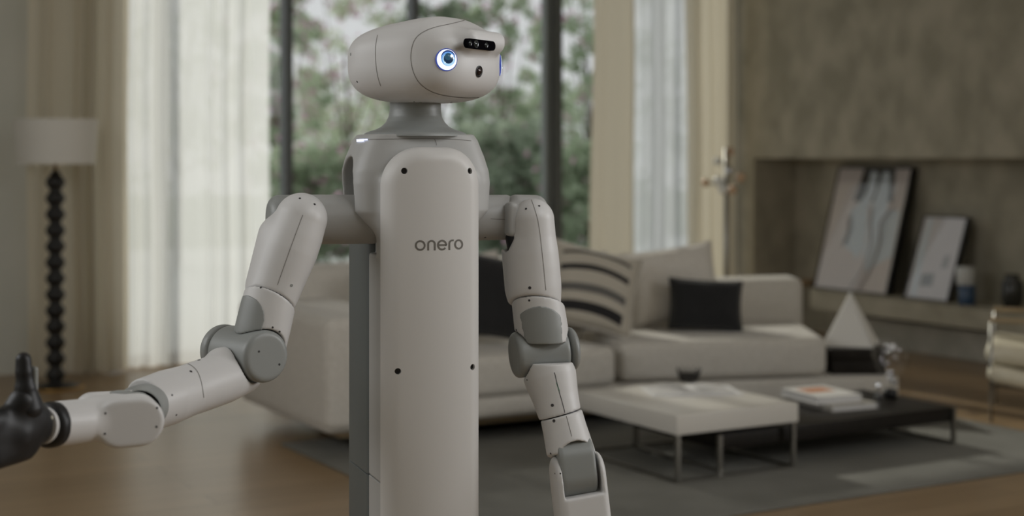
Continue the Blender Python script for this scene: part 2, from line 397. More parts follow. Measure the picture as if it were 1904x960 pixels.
spec = [('tree', 'loose blossoming tree seen just right of the left sheer curtain', 'tree', 510, 21, 4.6, .85, 3400, 0, 1, 260, False),
        ('tree', 'airy green tree behind the head on its left side', 'tree', 645, 26, 5.6, 1.2, 3600, 2, 2, 260, False),
        ('tree', 'dense tree right behind the head of the robot', 'tree', 800, 20.5, 4.8, .75, 5200, 1, 3, 100, False),
        ('tree', 'green tree to the right of the head, before the thick stile', 'tree', 930, 23.5, 5.2, .85, 4200, 0, 4, 150, False),
        ('tree', 'tree seen through the rightmost clear strip of glass', 'tree', 1095, 21, 4.8, .9, 3600, 0, 5, 60, False),
        ('shrub', 'flowering shrub low beyond the glass beside the left shoulder', 'shrub', 585, 18.3, 1.5, .75, 3600, 0, 11, 170, True),
        ('shrub', 'low shrub hidden mostly behind the torso', 'shrub', 740, 17.8, 1.45, .7, 3600, 1, 12, 60, True),
        ('shrub', 'dark shrub beyond the glass right of the torso', 'shrub', 930, 18, 1.7, .85, 5200, 1, 13, 70, True),
        ('shrub', 'green shrub beyond the glass beside the thick stile', 'shrub', 1100, 17.5, 1.5, .7, 3600, 0, 14, 50, True),
        ('shrub', 'broad far shrub between the first stile and the head', 'shrub', 650, 29, 2.5, 1.5, 4200, 2, 31, 120, True),
        ('shrub', 'broad far shrub seen over the right shoulder of the robot', 'shrub', 985, 30, 2.6, 1.5, 4200, 0, 32, 120, True),
        ('hedge_tree', 'tall hedge tree screened by the left sheer curtain', 'tree', 330, 19, 4.2, 1.2, 1600, 1, 21, 0, True),
        ('hedge_tree', 'tall hedge tree screened by the right sheer curtain', 'tree', 1250, 26, 5.2, 1.2, 1600, 1, 22, 0, True)]
for a in spec: tree(*a)
# ------------------------------------------------------------------ rug, sofa, cushions
tag(obj('rug', rbx((2.55, 4.42, 0), (5.83, 6.6, .012), .004), M_rug, None, 40), 'large flat grey rug under the coffee tables and sofa', 'rug')

sf = thing('sectional_sofa', 'long oat coloured low sectional sofa with an angled right end', 'sofa', W(3.6, 6.8, 0))
obj('plinth', rbx((2.68, 6.22, .075), (4.6, 7.2, .13), .02), M_plinth, sf, 40)
obj('recessed_base', rbx((2.95, 6.5, .012), (4.4, 7.1, .08)), M_tabb, sf, False)
def prism(poly, z0, z1, r=.0):
    bm = bmesh.new(); vs = [bm.verts.new((p[0], p[1], z0)) for p in poly]; fc = bm.faces.new(vs); e = bmesh.ops.extrude_face_region(bm, geom=[fc])
    for g in e['geom']:
        if isinstance(g, bmesh.types.BMVert): g.co.z = z1
    bmesh.ops.recalc_face_normals(bm, faces=bm.faces[:])
    if r: bmesh.ops.bevel(bm, geom=bm.edges[:], offset=r, segments=4, profile=.5, affect='EDGES')
    return from_bm(bm)
ang = [(.54, 7.45), (1.64, 7.69), (1.66, 8.68), (.36, 8.42)]            # angled right module, world plan
pl = [(.40, 7.42), (2.02, 7.72), (2.0, 8.5), (.3, 8.45)]
obj('plinth', prism(pl, .10, .215, .015), M_sofa, sf, 40); obj('recessed_base', prism([(.6, 7.6), (1.9, 7.88), (1.9, 8.4), (.5, 8.3)], .012, .10), M_tabb, sf, False)
obj('base_skirt', rbx((2.58, 6.12, .12), (4.16, 7.25, .225), .03), M_sofa, sf, 50)
obj('armrest', rbx((2.57, 6.1, .13), (3.02, 7.28, .64), .05, 5), M_sofa, sf, 60)
obj('seat_cushion', rbx((3.03, 6.1, .225), (4.13, 7.1, .42), .045, 5), M_sofa, sf, 60)
obj('seat_cushion', prism(ang, .225, .425, .045), M_sofa, sf, 60)
obj('backrest', rbx((2.75, 7.1, .3), (4.35, 7.4, .80), .06, 5), M_sofa, sf, 60)
obj('backrest', prism([(.05, 8.12), (1.7, 8.62), (1.69, 8.95), (0., 8.45)], .3, .655, .04), M_sofa, sf, 60)

def pillow(name, label, ctr, wdir, w, h, t, m, lean=.3, roll=0., group=None, cat='cushion', n=26):
    """upright cushion: wdir = world direction of its width, leans back by lean"""
    a = np.array([math.cos(wdir), math.sin(wdir), 0]); back = np.array([-a[1], a[0], 0]); up = np.array([0, 0, 1.])*math.cos(lean)+back*math.sin(lean); nn = np.cross(a, up)
    a2 = a*math.cos(roll)+up*math.sin(roll); up2 = -a*math.sin(roll)+up*math.cos(roll)
    g = np.linspace(-1, 1, n); s, tt = np.meshgrid(g, g, indexing='ij')
    x = s*w/2*(1-.07*(1-tt**2)*np.abs(s)**2); y = tt*h/2*(1-.07*(1-s**2)*np.abs(tt)**2)
    z = t/2*np.clip((1-s**4)*(1-tt**4), 0, 1)**.55+.006*np.sin(5*s+3*tt)*(1-s**2)*(1-tt**2)
    V, Fa = [], []
    for sg in (1, -1):
        q = x[..., None]*a2+y[..., None]*up2+(z*sg)[..., None]*nn; V.append(q.reshape(-1, 3))
        for i in range(n-1):
            for j in range(n-1):
                k = (0 if sg == 1 else n*n)+i*n+j; f = (k, k+n, k+n+1, k+1); Fa.append(f if sg == 1 else f[::-1])
    V = np.concatenate(V); loc = np.array(ctr, float); low = V[:, 2].min()
    loc[2] = loc[2]-low                                                  # rests on height ctr.z
    bm = bmesh.new(); vs = [bm.verts.new(tuple(q+loc)) for q in V]
    for f in Fa: bm.faces.new([vs[i] for i in f])
    bmesh.ops.remove_doubles(bm, verts=bm.verts[:], dist=1e-4); v, f = from_bm(bm)
    base = thing(name, label, cat, (loc[0], loc[1], ctr[2]), group)
    o = obj('cover', (v, f), m, base)
    b = [loc+q for q in (x[0]*1)[:, None]*a2+y[0][:, None]*up2]; per = b
    per += [loc+q for q in x[:, -1][:, None]*a2+y[:, -1][:, None]*up2][1:]
    per += [loc+q for q in x[-1][::-1][:, None]*a2+y[-1][::-1][:, None]*up2][1:]
    per += [loc+q for q in x[:, 0][::-1][:, None]*a2+y[:, 0][::-1][:, None]*up2][1:-1]
    obj('piping', tube(per, .005, 6, True), m, base)
    return loc, a2, up2
# striped cover: bands run across the cushion (object space of its own frame)
def striped(loc, a2, up2):
    m = fabric('striped_weave', (196, 186, 168), (206, 197, 180)); t = m.node_tree; n = t.nodes; b = n['Principled BSDF']; L = t.links.new
    g = n.new('ShaderNodeNewGeometry'); sub = n.new('ShaderNodeVectorMath'); sub.operation = 'SUBTRACT'; sub.inputs[1].default_value = tuple(loc)
    def dot(v):
        q = n.new('ShaderNodeVectorMath'); q.operation = 'DOT_PRODUCT'; q.inputs[1].default_value = tuple(v); L(sub.outputs[0], q.inputs[0]); return q.outputs['Value']
    L(g.outputs['Position'], sub.inputs[0]); y = dot(up2); x = dot(a2)
    def mth(op, a, c, d=None):
        q = n.new('ShaderNodeMath'); q.operation = op
        for i, e in enumerate((a, c, d)):
            if e is None: continue
            if isinstance(e, (int, float)): q.inputs[i].default_value = e
            else: L(e, q.inputs[i])
        return q.outputs[0]
    xx = mth('MULTIPLY', x, x); s = mth('ADD', y, mth('MULTIPLY', xx, .9)); s = mth('MULTIPLY_ADD', s, 2.2, .5)
    cr = n.new('ShaderNodeValToRGB'); e = cr.color_ramp; e.interpolation = 'CONSTANT'; base = lin((192, 185, 171)); blk = lin((34, 33, 34)); gr = lin((104, 102, 98))
    stops = [(0, base), (.17, blk), (.29, base), (.40, gr), (.50, base), (.66, blk), (.73, base), (.86, blk), (.90, base)]
    e.elements[0].color = base; e.elements[1].position = .17; e.elements[1].color = blk
    for p, c in stops[2:]: q = e.elements.new(p); q.color = c
    inx = mth('LESS_THAN', mth('ABSOLUTE', x, 0), .185); mx = n.new('ShaderNodeMixRGB'); mx.inputs[1].default_value = base; L(inx, mx.inputs[0]); L(s, cr.inputs[0]); L(cr.outputs[0], mx.inputs[2]); L(mx.outputs[0], b.inputs['Base Color'])
    return m
def sp(x, y, d): q = P(x, y, d); return (q[0], q[1], .42)
pillow('cushion', 'beige cushion partly hidden behind the robot, left of the black one', sp(868, 0, 7.45), .5, .46, .44, .13, M_cush, .28, .1)
pillow('cushion', 'black velvet cushion right beside the torso of the robot', sp(925, 0, 7.42), .45, .44, .42, .14, M_blk, .25, -.18)
pillow('cushion', 'tall pale cushion behind the striped one', sp(1062, 0, 7.92), .5, .5, .44, .14, M_cush, .2, 0)
tmp = pillow('cushion', 'beige cushion with black and grey stripes on the sofa', sp(1098, 0, 7.72), .15, .5, .44, .15, M_cush, .35, -.25)
bpy.data.objects[[o.name for o in C.objects if o.get('label', '').startswith('beige cushion with black')][0]].children[0].data.materials[0] = striped(*tmp)
pillow('cushion', 'large off-white cushion behind the small black cushion', sp(1250, 0, 8.2), .28, .56, .42, .17, M_cush, .22, .12)
pillow('cushion', 'small black velvet cushion in the middle of the right seat', sp(1312, 0, 7.98), .05, .40, .28, .13, M_blk, .3, -.06)

# ------------------------------------------------------------------ black box with the white pyramid
bx = thing('low_side_unit', 'low black drawer unit at the right end of the sofa', 'side table', (1.81, 8.0, .215))
obj('body', box((1.685, 7.80, .215), (1.975, 8.20, .352), .004), M_tabb, bx, 40)
for k in range(2): obj('drawer', box((1.69, 7.792, .222+k*.066), (1.97, 7.80, .282+k*.066), .002), M_tabb, bx, 40)
def pyramid(c, s, h, rot):
    V = [(c[0]+s*math.cos(rot+k*PI/2), c[1]+s*math.sin(rot+k*PI/2), c[2]) for k in range(4)]+[(c[0], c[1], c[2]+h)]
    V += [(c[0]+.93*s*math.cos(rot+k*PI/2), c[1]+.93*s*math.sin(rot+k*PI/2), c[2]-0.0) for k in range(4)]
    return V, [(0, 1, 4), (1, 2, 4), (2, 3, 4), (3, 0, 4), (3, 2, 1, 0)]
py = thing('pyramid_lamp', 'white pleated pyramid standing on the black drawer unit', 'lamp', (1.82, 8.0, .352))
M_pyr = mat('white_paper', (226, 224, 218), .7)
obj('shade', pyramid((1.83, 8.0, .352), .185, .275, .45), M_pyr, py, False)
for k in range(4):
    a = .45+k*PI/2; obj('rib', bar((1.83+.185*math.cos(a), 8+.185*math.sin(a), .352), (1.83, 8.0, .63), .006, .006), M_pyr, py, False)

# ------------------------------------------------------------------ coffee tables
tw = thing('coffee_table', 'square white lacquered coffee table on thin steel legs', 'table', W(3.96, 5.3, .012))
obj('tabletop', rbx((3.63, 4.93, .213), (4.28, 5.70, .295), .004), M_tabw, tw, 40)
q = .018
for u_, v_ in ((3.645, 4.945), (4.262, 4.945), (3.645, 5.685), (4.262, 5.685)): obj('leg', rbx((u_-q/2, v_-q/2, .012), (u_+q/2, v_+q/2, .214)), M_steel, tw, False)
for v_ in (4.945, 5.685): obj('floor_rail', rbx((3.645, v_-q/2, .012), (4.262, v_+q/2, .024)), M_steel, tw, False)
for u_ in (3.645, 4.262): obj('floor_rail', rbx((u_-q/2, 4.945, .0125), (u_+q/2, 5.685, .0245)), M_steel, tw, False)
tb = thing('low_table', 'long low dark-stained table running under the white one', 'table', W(4.6, 5.3, .012))
obj('tabletop', rbx((3.90, 4.99, .118), (5.29, 5.60, .185), .003), M_tabb, tb, 40)
for u_, v_ in ((3.89, 4.98), (5.275, 4.985), (3.89, 5.60), (5.275, 5.60)): obj('leg', rbx((u_-q/2, v_-q/2, .025), (u_+q/2, v_+q/2, .185)), M_steel, tb, False)
obj('floor_rail', rbx((3.881, 4.98, .0255), (3.899, 5.6, .0375)), M_steel, tb, False)
obj('floor_rail', rbx((5.266, 4.98, .012), (5.284, 5.6, .026)), M_steel, tb, False)

def T(x, y, z):                                                         # pixel on a horizontal plane -> world
    d = F*(CH-z)/(y-HY); return P(x, y, d)
# open magazine
mg = thing('magazine', 'open magazine with grey pictures lying on the white table', 'magazine', tuple(T(1285, 728, .295)))
c = T(1285, 728, .295); M_paper = mat('white_paper_pages', (214, 213, 212), .6); M_print = noise_mat('grey_photo_print', (176, 175, 174), (214, 212, 210), .4, 9)
def local(c, a): a = np.array([math.cos(a), math.sin(a), 0]); b = np.array([-a[1], a[0], 0]); return lambda p: np.array(c)+p[0]*a+p[1]*b+np.array([0, 0, p[2]])
Lm = local(c, .12)
for sg in (-1, 1):
    V, Fa = [], []
    for i in range(11):
        t = i/10; x = sg*.21*t; z = .004+.014*math.sin(PI*min(1, t*1.15+.05))*(1-t*.6)
        for y, zz in ((-.14, z), (.14, z), (.14, .0005), (-.14, .0005)): V.append(Lm((x, y, zz)))
    for i in range(10):
        for k in range(4): Fa.append((i*4+k, i*4+(k+1) % 4, i*4+4+(k+1) % 4, i*4+4+k))
    Fa += [(0, 1, 2, 3), (43, 42, 41, 40)]; pg = obj('pages', (V, Fa), M_paper, mg, 40)
    V = []; Fa = []
    for i in range(9):
        t = .12+.75*i/8; z = .0052+.014*math.sin(PI*min(1, t*1.15+.05))*(1-t*.6); V += [Lm((sg*.21*t, -.11, z)), Lm((sg*.21*t, .10, z))]
    for i in range(8): Fa.append((2*i, 2*i+1, 2*i+3, 2*i+2))
    obj('printed_picture', (V, Fa), M_print, pg)
# dark bowl with spiky rim
cb = T(1281, 709, .295); bw = thing('candle_bowl', 'small dark spiked bowl at the back of the white table', 'bowl', tuple(cb))
M_iron = mat('dark_iron', (48, 45, 42), .5, .3)
obj('bowl', lathe([(.03, 0), (.045, .006), (.05, .03), (.046, .034), (.04, .012), (0, .010)], cb, seg=24), M_iron, bw)
for k in range(12):
    a = k*PI/6; p0 = cb+np.array([.047*math.cos(a), .047*math.sin(a), .028]); obj('spike', tube([p0, p0+np.array([.012*math.cos(a), .012*math.sin(a), .035])], [.005, .002], 6), M_iron, bw)
# books
def book(name, label, c, ang, w, l, h, mc, orange=False):
    Lb = local(c, ang); Mv = lambda v: np.array([Lb(q) for q in v]); t = thing(name, label, 'book', tuple(c), 'books on the low dark table')
    obj('pages', box((-w/2+.004, -l/2+.004, .003), (w/2-.004, l/2-.004, h-.003), 0, 3, Mv), M_paper, t, False)
    obj('cover', join(box((-w/2, -l/2, 0), (w/2, l/2, .003), 0, 3, Mv), box((-w/2, -l/2, h-.003), (w/2, l/2, h), 0, 3, Mv), box((-w/2, -l/2, .003), (-w/2+.003, l/2, h-.003), 0, 3, Mv)), mc, t, False)
    if orange: obj('orange_print', box((-w*.30, -l*.32, h), (w*.30, l*.05, h+.0006), 0, 3, Mv), mat('orange_print', (196, 128, 82), .5), t, False)
M_bk = mat('book_cover_white', (220, 218, 214), .45); M_bk2 = mat('book_cover_stone', (176, 172, 164), .5)
b0 = T(1550, 753, .185)
book('book', 'stone coloured large book at the bottom of the pile', b0, .42, .26, .33, .026, M_bk2)
book('book', 'thick white book with an orange print on top of the pile', b0+np.array([-.055, .03, .026]), .42+PI, .25, .30, .034, M_bk, True)
# glass bulb
gb = T(1655, 741, .185); g = thing('glass_bulb', 'clear glass bulb sculpture with bubbles on a black foot', 'sculpture', tuple(gb))
obj('foot', lathe([(.034, 0), (.034, .04), (.028, .045), (0, .045)], gb, seg=24), M_black, g)
prof = [(.024, .045), (.03, .07), (.05, .12), (.075, .17), (.086, .21), (.082, .25), (.06, .285), (.03, .302), (.004, .306)]
obj('glass_envelope', lathe(prof, gb, seg=32), M_glass, g)
rn = random.Random(4); M_bub = mat('bubble_highlight_white', (235, 236, 238), .1)  # white colour on some bubbles stands for bright highlights on the glass
for k in range(10):
    z = rn.uniform(.07, .27); rr = .055*math.sin(PI*min(1, z/.3))*rn.random(); a = rn.uniform(0, 6.28)
    obj('bubble', sphere(gb+np.array([rr*math.cos(a), rr*math.sin(a), z]), rn.uniform(.009, .017), 14), M_chrome if k % 3 else M_bub, g)
g2 = T(1633, 745, .185); gl = obj('steel_ornament', lathe([(.012, 0), (.016, .02), (.010, .05), (.015, .08), (.006, .09)], g2, seg=16), M_chrome); gl.data.transform(Matrix.Translation(-Vector(g2))); gl.location = g2
tag(gl, 'small polished stem ornament just left of the glass bulb', 'ornament')

# ------------------------------------------------------------------ lounge chair at the right edge
M_cream = noise_mat('cream_leather', (214, 206, 182), (224, 217, 196), .5, 12, bump=.1)
lc = thing('lounge_chair', 'cream padded lounge chair with a thin steel frame at the right edge', 'chair', (2.75, 7.55, .0))
x0 = P(1843, 0, 7.53)[0]; zt = 1.35-(600-HY)/F*7.53
for yy in (7.53, 8.1):
    obj('leg', tube([(x0, yy, .012), (x0, yy, zt)], .009, 10), M_steel, lc); obj('armrest', box((x0-.01, yy-.02, zt), (x0+.6, yy+.02, zt+.025), .01), mat('pale_wood_arm', (170, 150, 118), .5), lc, 40)
    obj('leg', tube([(x0+.58, yy, 0.012), (x0+.58, yy, zt)], .009, 10), M_steel, lc)
obj('seat_frame', tube([(x0, 7.53, .2), (x0, 8.1, .2), (x0+.58, 8.1, .16), (x0+.58, 7.53, .16)], .008, 8, True), M_steel, lc)
def roll(y0, y1, a, b, r): return nets(lambda p: rbox(p, ((a[0]+b[0])/2, (y0+y1)/2, (a[1]+b[1])/2), (frame((b[0]-a[0], 0, b[1]-a[1]))[2], (0, 1, 0), np.cross(frame((b[0]-a[0], 0, b[1]-a[1]))[2], (0, 1, 0))), (math.hypot(b[0]-a[0], b[1]-a[1])/2, (y1-y0)/2, r), r*.95), (a[0]-.1, y0-.05, min(a[1], b[1])-.12), (b[0]+.1, y1+.05, max(a[1], b[1])+.12), .012)
obj('seat_pad', roll(7.5, 8.12, (x0-.02, .265), (x0+.62, .15), .045), M_cream, lc); obj('upper_pad', roll(7.52, 8.1, (x0-.03, .365), (x0+.62, .30), .055), M_cream, lc)
obj('backrest', box((x0+.52, 7.52, .3), (x0+.64, 8.1, .8), .05, 5), M_cream, lc, 50)

ca = math.radians(-20)                                                  # the chair stands turned towards the tables
for o_ in lc.children:
    o_.data.transform(Matrix.Translation(Vector((x0-2.75, -.02, 0))) @ Matrix.Rotation(ca, 4, 'Z') @ Matrix.Translation(-Vector((x0-2.75, -.02, 0))))
# ------------------------------------------------------------------ floor lamp with turned black post, far left
LD = 8.75; lp = P(103, 0, LD)[0]; zt0 = CH-(222-HY)/F*LD; zb0 = CH-(305-HY)/F*LD; ztop = CH-(318-HY)/F*LD
fl = thing('floor_lamp', 'floor lamp with a turned black post and wide white shade', 'lamp', (lp, LD, 0))
prof = [(.15, 0), (.15, .015), (.06, .03)]; n = 13
for k in range(n):
    z = .03+(ztop-.05)*k/n; H = (ztop-.05)/n; prof += [(.034, z+.08*H), (.052, z+.3*H), (.058, z+.5*H), (.052, z+.7*H), (.034, z+.92*H)]
prof += [(.02, ztop), (0, ztop)]
obj('post', lathe(prof, (lp, LD, 0), seg=28), mat('black_turned_wood', (24, 23, 22), .4), fl)
obj('stem', lathe([(.012, 0), (.012, zt0-ztop-.05)], (lp, LD, ztop), seg=12), mat('brass', (176, 144, 92), .3, 1.), fl)
obj('base_ring', lathe([(.16, 0), (.165, .006), (.16, .012), (.15, .012)], (lp, LD, 0), seg=40), mat('brass_ring', (190, 150, 84), .3, 1.), fl)
sh = mat('white_lampshade', (222, 219, 210), .8); sh.node_tree.nodes['Principled BSDF'].inputs['Transmission Weight'].default_value = 0
rt, rb_ = 77/F*LD, 71/F*LD
obj('lamp_shade', lathe([(rb_, zb0), (rt, zt0), (rt-.004, zt0), (rt-.006, zt0-.004), (rb_-.004, zb0+.003)], (lp, LD, 0), seg=48), sh, fl, 40)

# ------------------------------------------------------------------ steel lamp with small globes behind the sofa
sd = 9.6; sx = P(1350, 0, sd)[0]; sl = thing('globe_lamp', 'slim steel standing lamp with a cluster of small glass globes', 'lamp', (sx, sd, 0))
zc = lambda y: CH-(y-HY)/F*sd
obj('pole', tube([(sx, sd, 0), (sx, sd, zc(275))], .016, 12), M_steel, sl); obj('foot', lathe([(.14, 0), (.14, .012), (.02, .02)], (sx, sd, 0)), M_steel, sl)
M_amb = mat('amber_glass', (206, 176, 146), .2, .2); M_milk = mat('frosted_glass', (220, 220, 214), .2)
for x, y, r, m, dy in ((1357, 282, 9, M_amb, .02), (1334, 300, 8, M_milk, -.05), (1336, 338, 11, M_milk, -.08), (1345, 352, 10, M_milk, -.1), (1362, 353, 9, M_amb, -.06), (1377, 330, 10, M_amb, .05), (1312, 340, 8, M_amb, .05), (1356, 318, 8, M_chrome, -.05)):
    q = P(x, y, sd+dy); a = obj('arm', tube([(sx, sd, q[2]-.02), q], .005, 6), M_steel, sl); obj('globe', sphere(q, r*sd/F, 16), m, sl)

# ------------------------------------------------------------------ framed pictures and bottles on the ledge
ZL = .376
def picture(label, xa, xb, ya, ut, h, depth, art, mfc, border):
    """leaning frame: foot at u=UR+.12 from column xa to xb, top leans to ut"""
    ub = UR+.10; va, vb = v_at(xa, ub), v_at(xb, ub); du = ut-ub; L_ = math.hypot(du, h); up = np.array([du/L_, 0, h/L_]); nn = np.array([-h/L_, 0, du/L_]); al = np.array([0, -1., 0]); Wd = va-vb
    org = np.array([ub, va, ZL]); t = thing('framed_picture', label, 'picture', W(ub, (va+vb)/2, ZL))
    def B(lo, hi, r=0): v, f = box(lo, hi, r); return Wa(org+v[:, :1]*al+v[:, 1:2]*up+v[:, 2:]*nn), f
    fw = .012
    obj('frame', join(B((0, 0, -depth), (fw, L_, 0.004)), B((Wd-fw, 0, -depth), (Wd, L_, .004)), B((fw, 0, -depth), (Wd-fw, fw, .004)), B((fw, L_-fw, -depth), (Wd-fw, L_, .004)), B((fw, fw, -depth), (Wd-fw, L_-fw, -depth+.005))), mfc, t, False)
    mount = obj('mount', B((fw, fw, -.012), (Wd-fw, L_-fw, -.004)), border, t, False)
    for k, (poly, m) in enumerate(art):
        V = [Wa(org+al*(p[0]*Wd)+up*(p[1]*L_)+nn*(-.0034+.0004*k)) for p in poly]; obj('print_shape', (V, [tuple(range(len(V)))]), m, mount, False)
    obj('glass', B((fw, fw, -.0005), (Wd-fw, L_-fw, .0005)), M_glass, t, False)
mk = lambda n, c: mat(n, c, .6)
A_pink, A_blue, A_dk, A_ln = mk('mauve_paper', (208, 199, 195)), mk('pale_blue_print', (202, 211, 217)), mk('charcoal_print', (52, 52, 50)), mk('grey_line_print', (150, 142, 140))
def band(pts, w): a = [(p[0]-w, p[1]) for p in pts]; return a+[(p[0]+w, p[1]) for p in pts[::-1]]
def quadband(pts, w): return [([(pts[i][0]-w, pts[i][1]), (pts[i+1][0]-w, pts[i+1][1]), (pts[i+1][0]+w, pts[i+1][1]), (pts[i][0]+w, pts[i][1])]) for i in range(len(pts)-1)]
art = [([(.30, .72), (.36, .985), (.78, .985), (.83, .72)], A_dk),
       ([(.30, .36), (.26, .38), (.31, .55), (.30, .64), (.40, .72), (.46, .80), (.46, .96), (.50, .97), (.56, .95), (.57, .80), (.52, .66), (.56, .50), (.58, .36), (.50, .25), (.46, .3)], A_blue),
       ([(.58, .30), (.60, .42), (.56, .60), (.56, .66), (.60, .80), (.62, .95), (.66, .97), (.72, .95), (.76, .80), (.77, .66), (.95, .66), (.96, .30), (.80, .24), (.68, .16)], A_blue)]
for ln in ([(.50, .02), (.62, .2), (.66, .4), (.60, .56), (.58, .68)], [(.62, .02), (.72, .18), (.78, .4), (.74, .55), (.86, .68)], [(.30, .36), (.34, .48), (.30, .6)]):
    for qd in quadband(dense(ln, .05), .012): art.append((qd, A_ln))
picture('large leaning framed print with pale wavy shapes on the ledge', 1512, 1648, 0, UR+.36, .92, .055, art, mat('black_frame', (26, 25, 24), .4), A_pink)
art2 = [([(.28, .16), (.28, .30), (.55, .32), (.56, .17)], mk('faint_grey_print', (130, 134, 134))), ([(.66, .38), (.68, .52), (.80, .55), (.80, .40)], mk('light_grey_print', (150, 150, 150))), ([(.14, .04), (.06, .5), (.12, .96), (.24, .96), (.22, .5), (.26, .04)], A_blue)]
picture('smaller leaning framed print with faint grey marks on the ledge', 1680, 1762, 0, UR+.30, .58, .04, art2, mat('dark_frame', (30, 29, 28), .4), mk('pale_paper', (205, 200, 200)))
ub = UR+.1; c = np.array(W(ub, v_at(1798, ub), ZL)); bt = thing('bottle', 'small bottle with white cap and blue base beside the smaller picture', 'bottle', tuple(c))
obj('body', lathe([(.052, 0), (.055, .01), (.055, .13), (.05, .135), (0, .135)], c), mat('blue_glaze', (52, 78, 108), .3), bt); obj('cap', lathe([(.056, .135), (.06, .14), (.06, .245), (.055, .255), (0, .255)], c+np.array([-.01, 0, 0])), mat('white_glaze', (206, 208, 206), .4), bt)
c = np.array(W(UR+.2, v_at(1882, UR+.2), ZL)); tag(obj('dark_vase', lathe([(.05, 0), (.07, .05), (.07, .16), (.045, .2), (.05, .22), (.03, .21)], c), mat('smoked_glass', (52, 52, 48), .2)), 'dark smoked vase at the right end of the ledge', 'vase')
c = np.array(W(UR+.15, v_at(1495, UR+.15)-.02, ZL)); tag(obj('wooden_dish', lathe([(.05, 0), (.09, .03), (.095, .05), (.085, .05), (0, .015)], c), mat('pale_wood_dish', (150, 128, 100), .6)), 'low pale wooden dish left of the big picture', 'dish')
# ------------------------------------------------------------------ robot
YAW = math.radians(20); RO = np.array([-.1925, 3.16, 0.])
ra = np.array([math.cos(YAW), math.sin(YAW), 0]); rf = np.array([math.sin(YAW), -math.cos(YAW), 0]); rz = np.array([0, 0, 1.])
def R(a, b, z): return RO+ra*a+rf*b+rz*z
def loc_(p): q = p-RO; return q@ra, q@rf, p[..., 2]
rob = thing('humanoid_robot', 'white and grey humanoid robot with one glowing blue eye, left arm reaching out', 'robot', (RO[0], RO[1], 0))
def part(name, fn, pts, m, parent=rob, h=.003, pad=.08):
    vf = nets(fn, *bounds(*pts, pad=pad), h); return obj(name, vf, m, parent), vf

# --- base and rear column
def f_base(p):
    a, b, z = loc_(p); return rbox(np.stack([a, b, z], -1), (0, -.08, .09), np.eye(3), (.22, .24, .08), .07)
part('base', f_base, [R(0, -.08, .09)], M_grey, h=.012, pad=.32)
for k in range(4):
    q = R(.15*(1 if k % 2 else -1), -.08+.16*(1 if k > 1 else -1), .03); obj('wheel', cyl and lathe([(.03, -.015), (.03, .015)], q, ra, 16), M_black, rob, 40)
def column(z0, z1):
    def f(p): a, b, z = loc_(p); return rbox(np.stack([a, b, z], -1), (0, -.165, (z0+z1)/2), np.eye(3), (.1, .095, (z1-z0)/2), .02)
    return f
zs = CH-(855-HY)/F*3.36
def rbox_mesh(lo, hi, r, seg=6):                                       # vertical rounded prism in the robot frame
    pts = []
    for cx, cy, a0 in ((hi[0]-r, hi[1]-r, 0), (lo[0]+r, hi[1]-r, 90), (lo[0]+r, lo[1]+r, 180), (hi[0]-r, lo[1]+r, 270)):
        for k in range(seg+1): a = math.radians(a0+90*k/seg); pts.append((cx+r*math.cos(a), cy+r*math.sin(a)))
    V = []; Fa = []; n = len(pts); e = .0012
    for z, s in ((lo[2], 1-.012), (lo[2]+e, 1), (hi[2]-e, 1), (hi[2], 1-.012)):
        for x, y in pts: cx, cy = (lo[0]+hi[0])/2, (lo[1]+hi[1])/2; V.append(R(cx+(x-cx)*s, cy+(y-cy)*s, z))
    for j in range(3):
        for i in range(n): k = (i+1) % n; Fa.append((j*n+i, j*n+k, (j+1)*n+k, (j+1)*n+i))
    Fa.append(tuple(range(n))[::-1]); Fa.append(tuple(3*n+i for i in range(n))); return np.array(V), Fa
obj('rear_column', rbox_mesh((-.1, -.26, .1), (.1, -.07, zs-.0008), .02), M_col, rob, 40)
obj('rear_column', rbox_mesh((-.1, -.26, zs+.0008), (.1, -.07, 1.30), .02), M_col, rob, 40)
zs2 = CH-(884-HY)/F*3.17
obj('lower_shell', rbox_mesh((-.102, -.07, .1), (.102, .085, zs2-.0008), .018), M_grey, rob, 40)

# --- torso shell
def f_torso(p):
    a, b, z = loc_(p); bb = b+.05
    A = np.interp(z, [1.17, 1.19, 1.215, 1.24, 1.30, 1.325, 1.356, 1.392, 1.402, 1.42], [.085, .105, .128, .151, .155, .152, .142, .127, .119, .105])
    B = np.interp(z, [1.19, 1.24, 1.33, 1.40], [.105, .114, .114, .105])*np.where(bb > 0, .87, 1.03); n = 4.2
    k = ((np.abs(a/A))**n+(np.abs(bb/B))**n)**(1/n); up = (k-1)*np.minimum(A, B)
    up = smax(up, 1.195-z, .02)
    lo = rbox(np.stack([a, b, z], -1), (0, .0075, .86), np.eye(3), (.102, .0775, .46), .018)
    d = smin(up, lo, .02)
    d = np.maximum(d, z-1.404); d = np.maximum(d, zs2+.0008-z)
    # arched shoulder openings on both sides
    zz = np.maximum(z-1.287, 0); arch = np.sqrt((b+.068)**2+zz**2)-.069
    cut = np.maximum(np.maximum(arch, .085-np.abs(a)), 1.15-z)
    return smax(d, -cut, .006)
torso, vt = part('torso_shell', f_torso, [R(-.17, -.2, zs2), R(.17, .12, 1.42), R(-.17, .12, 1.), R(.17, -.2, 1.)], M_grey, h=.0033, pad=.02)
obj('shoulder_liner', rbox_mesh((-.088, -.13, 1.21), (.088, .02, 1.36), .02), mat('robot_inner_slate', (92, 97, 102), .5), rob, 40)
